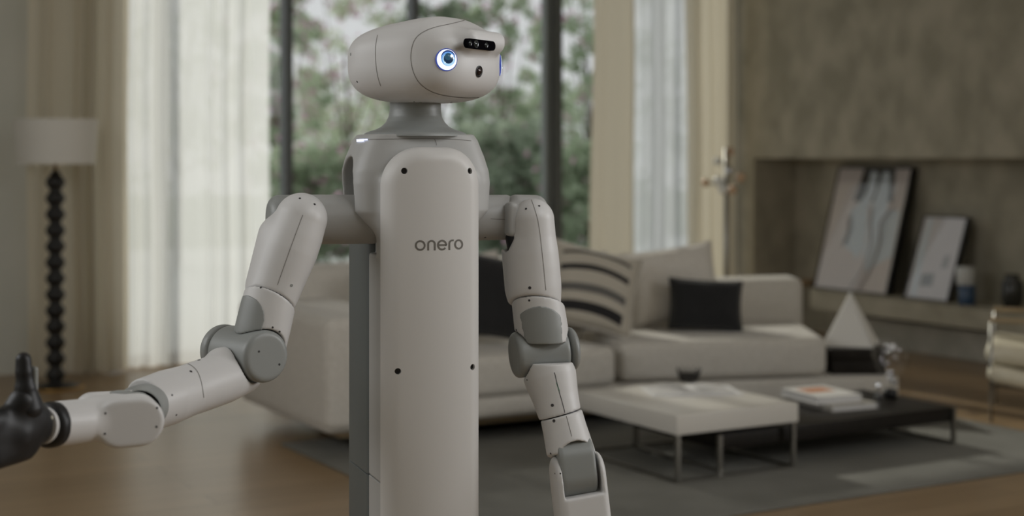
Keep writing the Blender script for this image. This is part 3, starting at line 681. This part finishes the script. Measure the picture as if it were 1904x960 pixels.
# --- front panel with four recessed fixing holes
ZP = 1.376
def f_panel(p):
    a, b, z = loc_(p); hw = .1065; rr = .082
    q = np.stack([np.maximum(np.abs(a)-hw+rr, 0), np.maximum(z-ZP+rr, 0)], -1)
    d2 = nrm(q)-rr+np.minimum(np.maximum(np.abs(a)-hw+rr, z-ZP+rr), 0)
    bf = .113-2.3*a*a; db = np.maximum(b-bf, .03-b); r = .030
    x = np.maximum(d2+r, 0); y = np.maximum(db+r, 0)
    d = np.sqrt(x*x+y*y)+np.minimum(np.maximum(d2+r, db+r), 0)-r
    d = np.maximum(d, .16-z)
    return d
vp = nets(f_panel, *bounds(R(-.11, .03, .15), R(.11, .12, 1.38), R(-.11, .12, 1.), R(.11, .03, 1.), pad=.01), .0038)
panel = obj('front_panel', vp, M_panel, rob); sp_ = Surf(vp)
holes = [sp_.hit(x, y) for x, y in ((752, 318), (874, 318), (740, 691), (879, 683))]
cv = obj('cutter', join(*[lathe([(.0066, -.014), (.0066, .02)], h[0], h[1]*.35+rf*.65, 24) for h in holes]), M_dark, None, False)
bpy.context.view_layer.update()
md = panel.modifiers.new('b', 'BOOLEAN'); md.operation = 'DIFFERENCE'; md.object = cv; md.solver = 'EXACT'
cv.location = Vector((0, 0, 0)); bpy.context.view_layer.update()
me = bpy.data.meshes.new_from_object(panel.evaluated_get(bpy.context.evaluated_depsgraph_get())); panel.modifiers.clear(); panel.data = me
me.polygons.foreach_set('use_smooth', [True]*len(me.polygons)); me.set_sharp_from_angle(angle=math.radians(38))
bpy.data.objects.remove(cv)
for h in holes: obj('screw', lathe([(.0064, -.0125), (.0064, -.0100), (.003, -.010), (.0028, -.0115), (0, -.0115)], h[0], h[1]*.35+rf*.65, 20), M_screw, panel, 40)
# --- the word on the chest, flat rounded strokes lying on the panel
cx = lambda x: 760+x/15.87; cy = lambda y: 435+y/15.87
def arc(x, y, rx, ry, a0, a1, n=28): return [(cx(x+rx*math.cos(math.radians(a0+(a1-a0)*i/n))), cy(y-ry*math.sin(math.radians(a0+(a1-a0)*i/n)))) for i in range(n+1)]
strokes = [(arc(340, 343, 130, 130, 0, 360, 40)[:-1], True), ([(cx(575), cy(490)), (cx(575), cy(400))]+arc(672, 300, 97, 92, 180, 0)+[(cx(769), cy(400)), (cx(769), cy(488))], False),
           ([(cx(880), cy(332))]+[(cx(880+230*t), cy(332-2*t)) for t in (.3, .6, 1)]+arc(985, 332, 120, 130, 0, 322, 34), False),
           ([(cx(1198), cy(476)), (cx(1198), cy(380))]+arc(1296, 285, 98, 92, 180, 72, 16), False), (arc(1473, 312, 105, 125, 0, 360, 40)[:-1], True)]
for pts_, cl in strokes:
    v, f = ribbon(sp_, pts_, 3.3, .0004, None, cl); obj('letter', (v, f), M_text, panel, True)
# --- neck
nc = R(0, -.05, 0)
prof = [(.112, 1.400), (.110, 1.407), (.100, 1.411), (.086, 1.415), (.074, 1.421), (.064, 1.431), (.058, 1.443), (.0555, 1.458), (.055, 1.50)]
prof = [(float(np.interp(z, [q[1] for q in prof], [q[0] for q in prof])), z) for z in np.linspace(1.4, 1.5, 34)]
obj('neck', lathe(prof, nc, seg=64), M_mid, rob, 60)
st = Surf(vt, vp)
seam(st, [(668, 260), (720, 259), (780, 258), (840, 259), (876, 262)], M_seam, torso); seam(st, [(808, 259), (811, 266), (812, 274)], M_seam, torso, 1.2)
M_glow = emis('status_light', (214, 222, 255), 1.6)
v, f = join(ribbon(st, [(664.5, 262.5), (668, 262.2), (672, 262), (678, 261.8)], 4.6, .0022, None), ribbon(st, [(672, 261), (678, 260.8), (685, 260.6)], 2.2, .0022, None)); obj('status_light', (v, f), M_glow, torso)

# --- head
HYAW = math.radians(58.5); rh = np.array([math.cos(HYAW), math.sin(HYAW), 0]); fh = np.array([math.sin(HYAW), -math.cos(HYAW), 0]); HC = P(791, 118, 3.17)
def f_head(p):
    q = p-HC; u, v, z = q@rh, q@fh, q[..., 2]
    ht = np.clip(.088+.13*v-.4*np.maximum(v-.07, 0), .04, .13); h = np.where(z > 0, ht, .086); m = np.where(z > 0, 3.3, 3.0); n = 2.9
    bq = np.where(v > 0, .147, .154); aq = .142
    k = ((np.abs(u)/aq)**n+(np.abs(v)/bq)**n)**(1/n); kk = (k**m+(np.abs(z)/h)**m)**(1/m); d = (kk-1)*.10
    br = rbox(np.stack([u, v, z], -1), (0, .105, .042), np.eye(3), (.069, .061, .0215), .0195)
    d = smin(d, br, .018)
    return np.maximum(d, -.0845-z+np.maximum(0, .0)*z)
head, vh = part('head', f_head, [HC], M_white, h=.0027, pad=.19)
sh_ = Surf(vh)
plate = [(868, 37), (840, 44), (812, 50), (790, 58), (774, 70), (766, 88), (764, 110), (768, 132), (778, 152), (794, 166), (815, 175), (842, 180), (872, 182), (898, 181)]
seam(sh_, plate, M_seam, head, 1.2); seam(sh_, [(702, 65), (698, 90), (699, 120), (703, 145), (708, 160)], M_seam, head, .9)
for x, y, r in ((652, 101, 3), (664, 152, 2), (706, 186, 1.6), (770, 189, 1.6), (782, 190, 3), (839, 190, 2)): screw(sh_, x, y, r, head, M_mid if r == 3 else M_screw)
# sensor bar: glossy black pill with three lenses
def at_head(u, v, z): return HC+rh*u+fh*v+rz*z
t0 = sh_.hit(893, 83)[0]; vf_ = float((t0-HC)@fh); zf = float((t0-HC)[2]); uf = float((t0-HC)@rh)
def pill(hw, hr, v0, v1, n=14):
    pts = [(hw-hr+hr*math.cos(a), hr*math.sin(a)) for a in np.linspace(-PI/2, PI/2, n)]+[(-hw+hr+hr*math.cos(a), hr*math.sin(a)) for a in np.linspace(PI/2, 1.5*PI, n)]
    V = [at_head(uf+x, v, zf+y) for v in (v0, v1) for x, y in pts]; k = len(pts)
    return V, [tuple(range(k)), tuple(range(k, 2*k))[::-1]]+[(i, (i+1) % k, k+(i+1) % k, k+i) for i in range(k)]
sb = obj('sensor_bar', pill(.0545, .0098, vf_-.006, vf_+.0030), mat('glossy_black_glass', (14, 13, 16), .3, Specular_IOR_Level=0.), head, 40)
M_lens = mat('lens_glass', (40, 44, 44), .05, .3)
for u_, r in ((-.043, .0055), (-.021, .0085), (.018, .0060)):
    q = at_head(uf+u_, vf_+.0030, zf); ln_ = obj('lens', lathe([(r, 0), (r, .0008), (r*.8, .0006), (r*.6, .0016), (0, .0024)], q, fh, 24), M_lens, sb, 30)
h = sh_.hit(890.5, 133); 
ln_ = obj('mouth_camera', lathe([(.0122, -.003), (.0122, .001), (.0105, .0016), (.009, .0006), (0, .0006)], h[0], h[1], 32), M_black, head, 30)
obj('lens', lathe([(.0082, .0006), (.0078, .0022), (.005, .0036), (0, .0042)], h[0], h[1], 28), mat('round_lens', (46, 32, 30), .04, .2), ln_, 60)
# eyes: domed screens
def eye(c, n, vis):
    x, y, n = frame(n); lift = [.0004]
    def disc(name, r, off, m, par=None):
        lift[0] += .0005; b = c+x*off[0]+y*off[1]; return obj(name, lathe([(r, lift[0]-.0006), (r, lift[0]), (0, lift[0]+.0001)], b, n, 48), m, par or e)
    e = obj('eye', lathe([(.0232, -.006), (.0232, .0), (.0225, .0008), (0, .0012)], c, n, 48), E[0], head, 40); lift[0] = .0010
    disc('eye_white', .0212, (0, 0), E[1]); disc('upper_lid_shade', .0152, (.0026, .0042), E[2]); disc('iris', .0148, (.0026, .0016), E[3]); disc('iris_glow', .0128, (.0032, .0000), E[4])
    disc('pupil', .0103, (.0028, .0020), E[5]); disc('pupil_reflex', .0075, (.0022, .0062), E[6]); disc('highlight', .0032, (.0098, .0076), E[1]); disc('highlight', .0014, (.0133, .0032), E[1]); disc('highlight', .0011, (-.0050, -.0062), E[1])
E = [emis('eye_rim_blue', (60, 84, 190), .55), emis('eye_white_light', (238, 246, 255), 1.25), emis('eye_deep_blue', (22, 48, 120), .8), emis('iris_blue', (104, 158, 226), 1.), emis('iris_pale_blue', (176, 218, 246), 1.), emis('pupil_navy', (22, 48, 78), .9), emis('pupil_teal', (44, 84, 106), .9)]
h = sh_.hit(830.5, 111); eye(h[0], h[1], True)
q = h[0]-HC; q2 = HC-rh*(q@rh)+fh*(q@fh)+rz*q[2]; n2 = -rh*(h[1]@rh)+fh*(h[1]@fh)+rz*h[1][2]; eye(q2, n2, False)

# --- arms. Every segment: closed shell cut at its seams, a dark core shows in the gaps
def cutd(d, p, o, n, k=.0015): return smax(d, half(p, o, n), k)
pxn = lambda x, y, ang, depth=0.: np.array([math.cos(math.radians(ang)), depth, -math.sin(math.radians(ang))])   # image direction (ang measured clockwise, down) as a vector
# ---- reaching arm (left of the picture)
sA, sB = R(-.09, -.045, 1.222), R(-.27, -.045, 1.224); sE = R(-.322, -.045, 1.226)
part('shoulder_tube', lambda p: cyl(p, sA, sB, .0525, .004), [sA, sB], M_grey, pad=.06)
sh1 = nets(lambda p: cyl(p, R(-.215, -.045, 1.226), sE, .050, .024), *bounds(sB, sE, pad=.08), .003); jd = obj('shoulder_joint', sh1, M_mid, rob)
U0, U1 = P(560, 407, 3.045), P(504, 545, 3.02)
K0 = P(504, 538, 3.02); axU = (U1-U0)/np.linalg.norm(U1-U0)
seamN = axU+np.array([0, -.42, 0])*1.0
def ua1(p):
    d = limb(p, U0, P(508, 545, 3.02), [.0535, .057, .0585, .057, .0545, .053], [0, .2, .42, .6, .8, 1])
    d = smax(d, -(cyl(p, R(-.14, -.02, 1.226), R(-.40, -.045, 1.224), .051, .004)+.0), .004) if False else d
    d = smin(d, limb(p, P(520, 440, 3.06), P(498, 530, 3.05), .045), .02)
    return cutd(d, p, P(505, 537, 2.965), seamN)
ua, v1 = part('upper_arm', ua1, [U0, U1], M_white, pad=.1)
e0, e1 = P(497, 664, 2.945), P(424, 652, 3.055); en = (e0-e1)/np.linalg.norm(e0-e1)
def ua2(p):
    d = limb(p, P(508, 530, 3.02), P(478, 658, 3.0), [.0535, .055, .0555, .054], [0, .35, .65, 1]); d = np.maximum(d, e1[2]+.004-p[..., 2])
    d = cutd(d, p, P(504.5, 539, 2.965), -seamN)
    d = smax(d, -(cyl(p, e1-en*.12, e0+en*.08, .0545, .001)), .002)
    return d
ua_, v2 = part('upper_arm_cuff', ua2, [U1, P(482, 640, 3.)], M_white, pad=.09)
part('core', lambda p: limb(p, P(530, 470, 3.03), P(500, 575, 3.01), .045), [U0, U1], M_dark, ua, h=.005)
# grey elbow cover (thin raised patch grown from the cuff)
def cover(fn, c, n, hw, hh, rise, axis, lift=.0012, fl=True):
    """patch of shell fn lying inside an arch-topped window seen along n, centred at c, tall along axis"""
    n = np.array(n, float)/np.linalg.norm(n); up = axis-n*(axis@n); up /= np.linalg.norm(up); sd_ = np.cross(up, n)
    def f(p):
        q = p-c; x, y, z = q@sd_, q@up, q@n
        w2 = np.sqrt(x**2+np.maximum(y-(hh-hw), 0)**2)-hw; w2 = np.maximum(w2, -y-hh) if fl else w2
        return np.maximum(np.maximum(fn(p)-lift, w2), -z-.01)
    return f
toC = lambda q: (CAM-q)/np.linalg.norm(CAM-q)
cA = P(457, 590, 2.985)
cvr, _ = part('elbow_cover', cover(ua2, cA, toC(cA)+np.array([-.25, 0, 0]), .0450, .0440, 0, pxn(0, 0, -76), fl=False), [cA], M_mid, pad=.09, h=.0022)
el, ve = part('elbow_joint', lambda p: cyl(p, e1, e0, .0525, .012), [e0, e1], M_mid, pad=.08)
part('elbow_cap', lambda p: cyl(p, e1-en*.03, e1-en*.002, .0525, .010), [e1], M_mid, el, pad=.09)
G0, G1 = P(447, 692, 2.985), P(308, 742, 2.80)
axG = (G1-G0)/np.linalg.norm(G1-G0)
def fa1(p):
    d = limb(p, G0, P(298, 744, 2.78)+axG*.035, [.046, .0505, .0505, .0495, .0525, .051], [0, .2, .4, .6, .8, 1])
    d = smin(d, limb(p, P(445, 668, 2.99), P(410, 672, 2.95), .026), .02)
    d = smax(d, -cyl(p, e1-en*.08, e0-en*.004, .0545, .001), .003)
    d = smax(d, -cyl(p, e0-en*.03, e0+en*.08, .0560, .001), .003)
    return cutd(d, p, P(311, 745, 2.752)+axG*.028, axG)
fa, v3 = part('forearm', fa1, [G0, G1], M_white, pad=.1)
part('core', lambda p: limb(p, G1-axG*.03, P(298, 744, 2.78)+axG*.06, .0415), [G1, P(298, 744, 2.78)+axG*.06], M_mid, fa, h=.004)
part('wrist_joint', lambda p: limb(p, P(300, 742, 2.79)+axG*.03, P(262, 766, 2.66), .0405), [P(285, 738, 2.75)], M_mid, rob, pad=.1)
# wrist housing: stadium plate in front of a cylinder
h0, h1 = P(255, 780, 2.600), P(220, 783, 2.588); hn = np.cross(h1-h0, rz); hn /= np.linalg.norm(hn); hn = hn if hn[1] < 0 else -hn
def wr(p):
    d2 = limb(p-((p-h0)@hn)[..., None]*hn, h0, h1, .0430); dz = np.abs((p-h0)@hn-.0)-.036; r = .008
    a = np.sqrt(np.maximum(d2+r, 0)**2+np.maximum(dz+r, 0)**2)+np.minimum(np.maximum(d2, dz)+r, 0)-r
    b = cyl(p, P(268, 768, 2.70), P(150, 776, 2.60), .0425, .022)
    c = cyl(p, P(215, 777, 2.62), P(100, 789, 2.50), .0380, .004)
    return smin(smin(a, b, .012), c, .012)
wh, v4 = part('wrist_housing', wr, [P(280, 770, 2.7), P(110, 788, 2.5)], M_white, pad=.08)
cT = P(236, 727, 2.64); part('top_inlay', cover(wr, cT, (0, -.15, 1), .028, .03, 0, np.array([-1, -.4, 0])), [cT], M_mid, wh, pad=.06, h=.002)
r0, r1 = P(106, 789, 2.51), P(84, 791, 2.48); rn_ = (r1-r0)/np.linalg.norm(r1-r0)
part('wrist_ring', lambda p: cyl(p, r0, r1+rn_*.002, .0388, .012), [r0, r1], M_black, pad=.06, h=.0025)
obj('white_band', lathe([(.026, 0), (.031, .001), (.031, .009), (.026, .010)], r1+rn_*.002, rn_, 40), M_white, rob, 30)
obj('status_light', sphere(P(95, 777, 2.452), .0035, 12), emis('wrist_light', (200, 192, 170), .45), rob)

def hand(T_, parent):
    """dexterous black hand; T_ maps hand space (x along the fingers, y across towards the thumb, z out of the palm)"""
    S_ = lambda q: T_(np.array(q, float)); k = .0026
    segs = []
    def f(p):
        d = 1e9
        for a, b, r0_, r1_, kk in segs:
            dd = limb(p, S_(a), S_(b), [r0_*1.15, r1_*1.15]); d = dd if isinstance(d, float) else smin(d, dd, kk)
        return d
    segs += [((0, 0, 0), (.035, .0, 0), .028, .030, .02), ((.02, .022, 0), (.085, .026, 0), .017, .015, .02), ((.02, 0.004, 0), (.09, .006, 0), .017, .0145, .02),
             ((.02, -.014, 0), (.085, -.014, 0), .017, .014, .02), ((.02, -.028, 0), (.078, -.032, 0), .015, .0135, .02), ((.01, .02, .006), (.035, .045, .012), .024, .019, .02)]
    o = obj('hand', nets(f, *bounds(S_((0, 0, 0)), S_((.1, .05, 0)), S_((.1, -.04, 0)), pad=.05), k), M_black, parent)
    for y, z0, L, bend in ((.027, 0, 1., .25), (.006, 0, 1.08, .3), (-.014, 0, 1.0, .35), (-.033, 0, .82, .4)):
        a = np.array([.088 if y > -.03 else .080, y, 0.]); an = .12; pts = [a]
        for l in (.042, .027, .021): an += bend; a = a+np.array([l*L*math.cos(an*.8), 0, l*L*math.sin(an*.8)]); pts.append(a)
        def ff(p, pts=pts):
            d = limb(p, S_(pts[0]), S_(pts[1]), [.0098, .0088]); d = smin(d, limb(p, S_(pts[1]), S_(pts[2]), [.0088, .008]), .002); return smin(d, limb(p, S_(pts[2]), S_(pts[3]), [.0082, .0066]), .002)
        fo = obj('finger', nets(ff, *bounds(*[S_(q) for q in pts], pad=.02), .0022), M_black, o)
    t = [(.026, .036, .012), (.030, .062, .014), (.032, .086, .013), (.032, .103, .012)]
    def ft(p):
        d = limb(p, S_(t[0]), S_(t[1]), [.027, .0175]); d = smin(d, limb(p, S_(t[1]), S_(t[2]), [.0160, .0135]), .004); return smin(d, limb(p, S_(t[2]), S_(t[3]), [.0140, .0125]), .003)
    obj('thumb', nets(ft, *bounds(*[S_(q) for q in t], pad=.03), .0022), M_black, o)
    return o, S_, t
hx = P(0, 814, 2.36)-P(84, 792, 2.46); hx /= np.linalg.norm(hx); hy = rz-hx*(rz@hx); hy /= np.linalg.norm(hy); hz = np.cross(hx, hy); hz = hz if hz[1] < 0 else -hz
HO = P(60, 796, 2.45)
hd, SH, tp_ = hand(lambda q: HO+1.15*(hx*q[0]+hy*q[1]+hz*q[2]), rob)
q0, q1 = SH((.027, .062, .018)), SH((.031, .088, .017)); part('thumb_strip', lambda p: rbox(p, (q0+q1)/2+hz*.006-hx*.007, (hx, (q1-q0)/np.linalg.norm(q1-q0), hz), (.0045, .020, .007), .004), [q0, q1], M_mid, hd, pad=.03, h=.002)

# ---- hanging arm (right of the picture)
D2 = 3.255
t0_, t1_ = R(.09, -.05, 1.222), R(.215, -.05, 1.222)
stb, vs_ = part('shoulder_tube', lambda p: cyl(p, t0_, t1_, .0500, .004), [t0_, t1_], M_grey, pad=.06)
def sj(p):
    d = cyl(p, P(942, 404, D2), P(1012, 405, D2+.03), .0500, .022)
    return smin(d, rbox(p, P(951, 408, D2-.035), (ra, rf, rz), (.012, .02, .037), .010), .012)
part('shoulder_joint', sj, [P(942, 404, D2), P(1012, 405, D2)], M_grey, pad=.07)
V0, V1 = P(991, 409, D2-.025), P(995, 545, D2-.02); axV = np.array([.06, -.18, -1.])
def ub1(p):
    d = limb(p, V0, P(996, 556, D2-.02), [.0465, .0485, .053, .0555, .0565, .0555], [0, .2, .4, .6, .85, 1])
    d = smin(d, limb(p, P(966, 462, D2-.005), P(984, 530, D2-.01), [.040, .050]), .03)
    d = smax(d, -cyl(p, P(918, 436, D2-.03), P(952, 452, D2-.03), .024, .004), .004)
    d = smax(d, -limb(p, P(935, 412, D2+.03), P(950, 448, D2-.0), .028), .004)
    return cutd(d, p, P(996, 549, D2-.075), axV+np.array([-.1, -.25, 0]))
ub_o, v5 = part('upper_arm', ub1, [V0, V1, P(960, 460, D2)], M_white, pad=.09)
part('core', lambda p: limb(p, P(968, 440, D2), P(1000, 570, D2-.01), [.034, .044]), [V0, V1], M_dark, ub_o, h=.005)
f0, f1 = P(966, 660, D2-.03), P(1054, 650, D2+.0); fn_ = (f1-f0)/np.linalg.norm(f1-f0)
def ub2(p):
    d = limb(p, P(996, 535, D2-.02), P(1012, 652, D2-.02), [.0555, .0570, .0585, .0585], [0, .3, .65, 1]); d = np.maximum(d, f0[2]+.030-p[..., 2])
    d = cutd(d, p, P(996, 550.5, D2-.075), -(axV+np.array([-.1, -.25, 0])))
    return smax(d, -cyl(p, f0-fn_*.1, f1+fn_*.1, .0520, .001), .002)
uc_o, v6 = part('upper_arm_cuff', ub2, [V1, P(1010, 630, D2)], M_white, pad=.09)
cB = P(1006, 608, D2-.07); part('elbow_cover', cover(ub2, cB, toC(cB)+np.array([.06, 0, 0]), .0600, .0440, 0, pxn(0, 0, -80), fl=False), [cB], M_mid, pad=.1, h=.0022)
el2, v7 = part('elbow_joint', lambda p: cyl(p, f0-fn_*.014, f1-fn_*.004, .0500, .010), [f0, f1], M_mid, pad=.08)
part('elbow_cap', lambda p: cyl(p, f1-fn_*.0025, f1+fn_*.020, .0495, .016), [f1], M_mid, el2, pad=.08)
Q0, Q1 = P(1022, 690, D2-.03), P(1044, 778, D2-.06); axQ = np.array([.28, -.12, -1.])
def fb1(p):
    d = limb(p, P(1018, 682, D2-.03), P(1046, 790, D2-.065), [.0585, .0575, .0500, .0462, .0455], [0, .2, .55, .85, 1])
    d = smax(d, -cyl(p, f0-fn_*.1, f1+fn_*.1, .0525, .001), .003)
    d = np.maximum(d, p[..., 2]-(CH-(668-HY)/F*D2))
    return cutd(d, p, P(1043, 773, D2-.11), axQ)
fb_o, v8 = part('forearm', fb1, [Q0, Q1], M_white, pad=.1)
part('core', lambda p: limb(p, P(1032, 730, D2-.05), P(1052, 815, D2-.07), .038), [Q1], M_dark, fb_o, h=.004)
j0, j1 = P(1066, 852, D2-.085), P(1078, 884, D2-.09); jx = np.array([.97, .2, .08]); jx /= np.linalg.norm(jx)
def stad(p, a, b, r, hw, ax_, rd=.008, off=0.):
    q = p-a; x = q@ax_-off; d2 = limb(p-(q@ax_)[..., None]*ax_, a, b, r); dz = np.abs(x)-hw
    return np.sqrt(np.maximum(d2+rd, 0)**2+np.maximum(dz+rd, 0)**2)+np.minimum(np.maximum(d2, dz)+rd, 0)-rd
def fb2(p):
    d = limb(p, P(1043, 770, D2-.06), P(1066, 862, D2-.085), [.0460, .0475, .0520, .0525], [0, .3, .8, 1])
    d = cutd(d, p, P(1043.3, 775, D2-.11), -axQ)
    q = p-P(1069, 851, D2-.085); x = q@jx; ar = np.sqrt(x**2+np.maximum(p[..., 2]-P(1069, 851, D2-.085)[2], 0)**2)-.0415; d = smax(d, -np.maximum(ar, q[..., 1]-.04), .003)
    return cutd(d, p, P(1066, 848, D2-.13), np.array([-.12, -.35, -1]), .003)
fc_o, v9 = part('forearm_cuff', fb2, [Q1, P(1062, 850, D2)], M_white, pad=.09)
part('wrist_joint', lambda p: stad(p, j0, j1, .0450, .0392, jx, .008), [j0, j1], M_mid, pad=.08)
def lw(p):
    d = limb(p, P(1078, 895, D2-.09), P(1102, 1040, D2-.11), [.052, .050]); dd = stad(p, P(1074, 886, D2-.09), P(1100, 1020, D2-.11), .050, .0540, jx, .016)
    d = smin(dd, np.maximum(d, p[..., 2]-1e9), .01) if False else dd
    q = p-P(1084, 921, D2-.13); x = (p-P(1079, 880, D2-.09)-q[..., 2:]*np.array([-.26, 0, 0]))@jx if False else (p-j0)@jx-.004; d = smax(d, -np.maximum(np.abs(x)-.0415, -(q[..., 2]-.14*q[..., 0])), .006)
    return d
wh2, v10 = part('wrist_housing', lw, [P(1078, 870, D2-.09), P(1100, 1030, D2-.1)], M_white, pad=.1)
g0 = P(1104, 1062, D2-.115); gx = np.array([.12, -.05, -1.]); gx /= np.linalg.norm(gx); gy = np.cross(gx, jx); gy = gy/np.linalg.norm(gy); gy = gy if gy[1] < 0 else -gy; gz = np.cross(gx, gy); gz /= np.linalg.norm(gz)
obj('wrist_ring', lathe([(.034, 0), (.038, .006), (.038, .024), (.032, .030)], g0-gx*.02, gx, 32), M_black, rob, 40)
hand(lambda q: g0+gx*(q[0]+.02)+gy*q[1]+gz*q[2], rob)

# --- seams and screws
S1 = Surf(v1); S2 = Surf(v2); S3 = Surf(v3); S4 = Surf(v4); S5 = Surf(v5); S6 = Surf(v6); S7 = Surf(v7); S8 = Surf(v8); S9 = Surf(v9); S10 = Surf(v10)
seam(S1, [(563, 400), (548, 440), (530, 490), (516, 530)], M_seam, ua, 1.1)
for x, y in ((557.5, 369), (585, 380)): screw(S1, x, y, 2.3, ua, M_screw)
screw(S1, 542, 531, 3, ua, M_mid)
screw(S2, 485, 535, 2.2, ua_, M_screw); screw(S2, 507, 609, 2, ua_, M_screw); screw(S2, 520, 617, 2, ua_, M_screw)
SE = Surf(ve)
for x, y in ((481.5, 654), (519.5, 678)): screw(SE, x, y, 2.2, el, M_screw)
seam(S3, [(334, 674), (352, 678), (366, 690), (374, 710), (379, 740)], M_seam, fa, 1.1)
for x, y, r in ((370, 670, 3), (355, 691, 3), (449, 671, 2), (457, 702, 2), (320, 735, 2), (328, 772, 2)): screw(S3, x, y, r, fa, M_screw)
for x, y in ((196, 769), (195, 807), (292, 759), (291, 794)): screw(S4, x, y, 2.2, wh, M_screw)
SS = Surf(vs_)
seam(SS, [(912, 407), (928, 408), (944, 408)], M_seam, stb, 1.1); screw(SS, 902, 442, 2, stb, M_screw)
seam(S5, [(986, 366), (1000, 410), (1008, 470), (1015, 540)], M_seam, ub_o, 1.1)
for x, y, r in ((978, 388.5, 2.2), (1002.5, 383, 2.2), (985, 535.5, 3)): screw(S5, x, y, r, ub_o, M_screw)
for x, y in ((984, 559), (1027, 549.5), (960, 614)): screw(S6, x, y, 2.2, uc_o, M_screw)
seam(S8, [(1031, 693), (1038, 722), (1048, 758), (1050, 768)], M_seamdark, fb_o, 1.2); screw(S8, 1027, 754, 3, fb_o, M_screw); screw(S8, 980, 707, 1.6, fb_o, M_screw)
seam(S9, [(1053, 774), (1060, 800), (1063, 812)], M_seam, fc_o, 1.1); screw(S9, 1030, 783, 3, fc_o, M_screw); screw(S9, 1024, 844, 2, fc_o, M_screw)
screw(S10, 1032, 881, 1.6, wh2, M_screw); screw(S10, 1042, 881, 1.6, wh2, M_screw)
seam(Surf(v8), [(1035, 712), (1040, 728)], emis('green_thread_light', (70, 140, 96), .35), fb_o, 1.6, 'status_light')

# ------------------------------------------------------------------ origins of single-mesh things move to their base
for o in list(C.objects):
    if o.type == 'MESH' and o.parent is None and not o.children and o.location.length < 1e-6:
        co = np.array([v.co[:] for v in o.data.vertices]); lo, hi = co.min(0), co.max(0); c = Vector(((lo[0]+hi[0])/2, (lo[1]+hi[1])/2, lo[2]))
        o.data.transform(Matrix.Translation(-c)); o.location = c
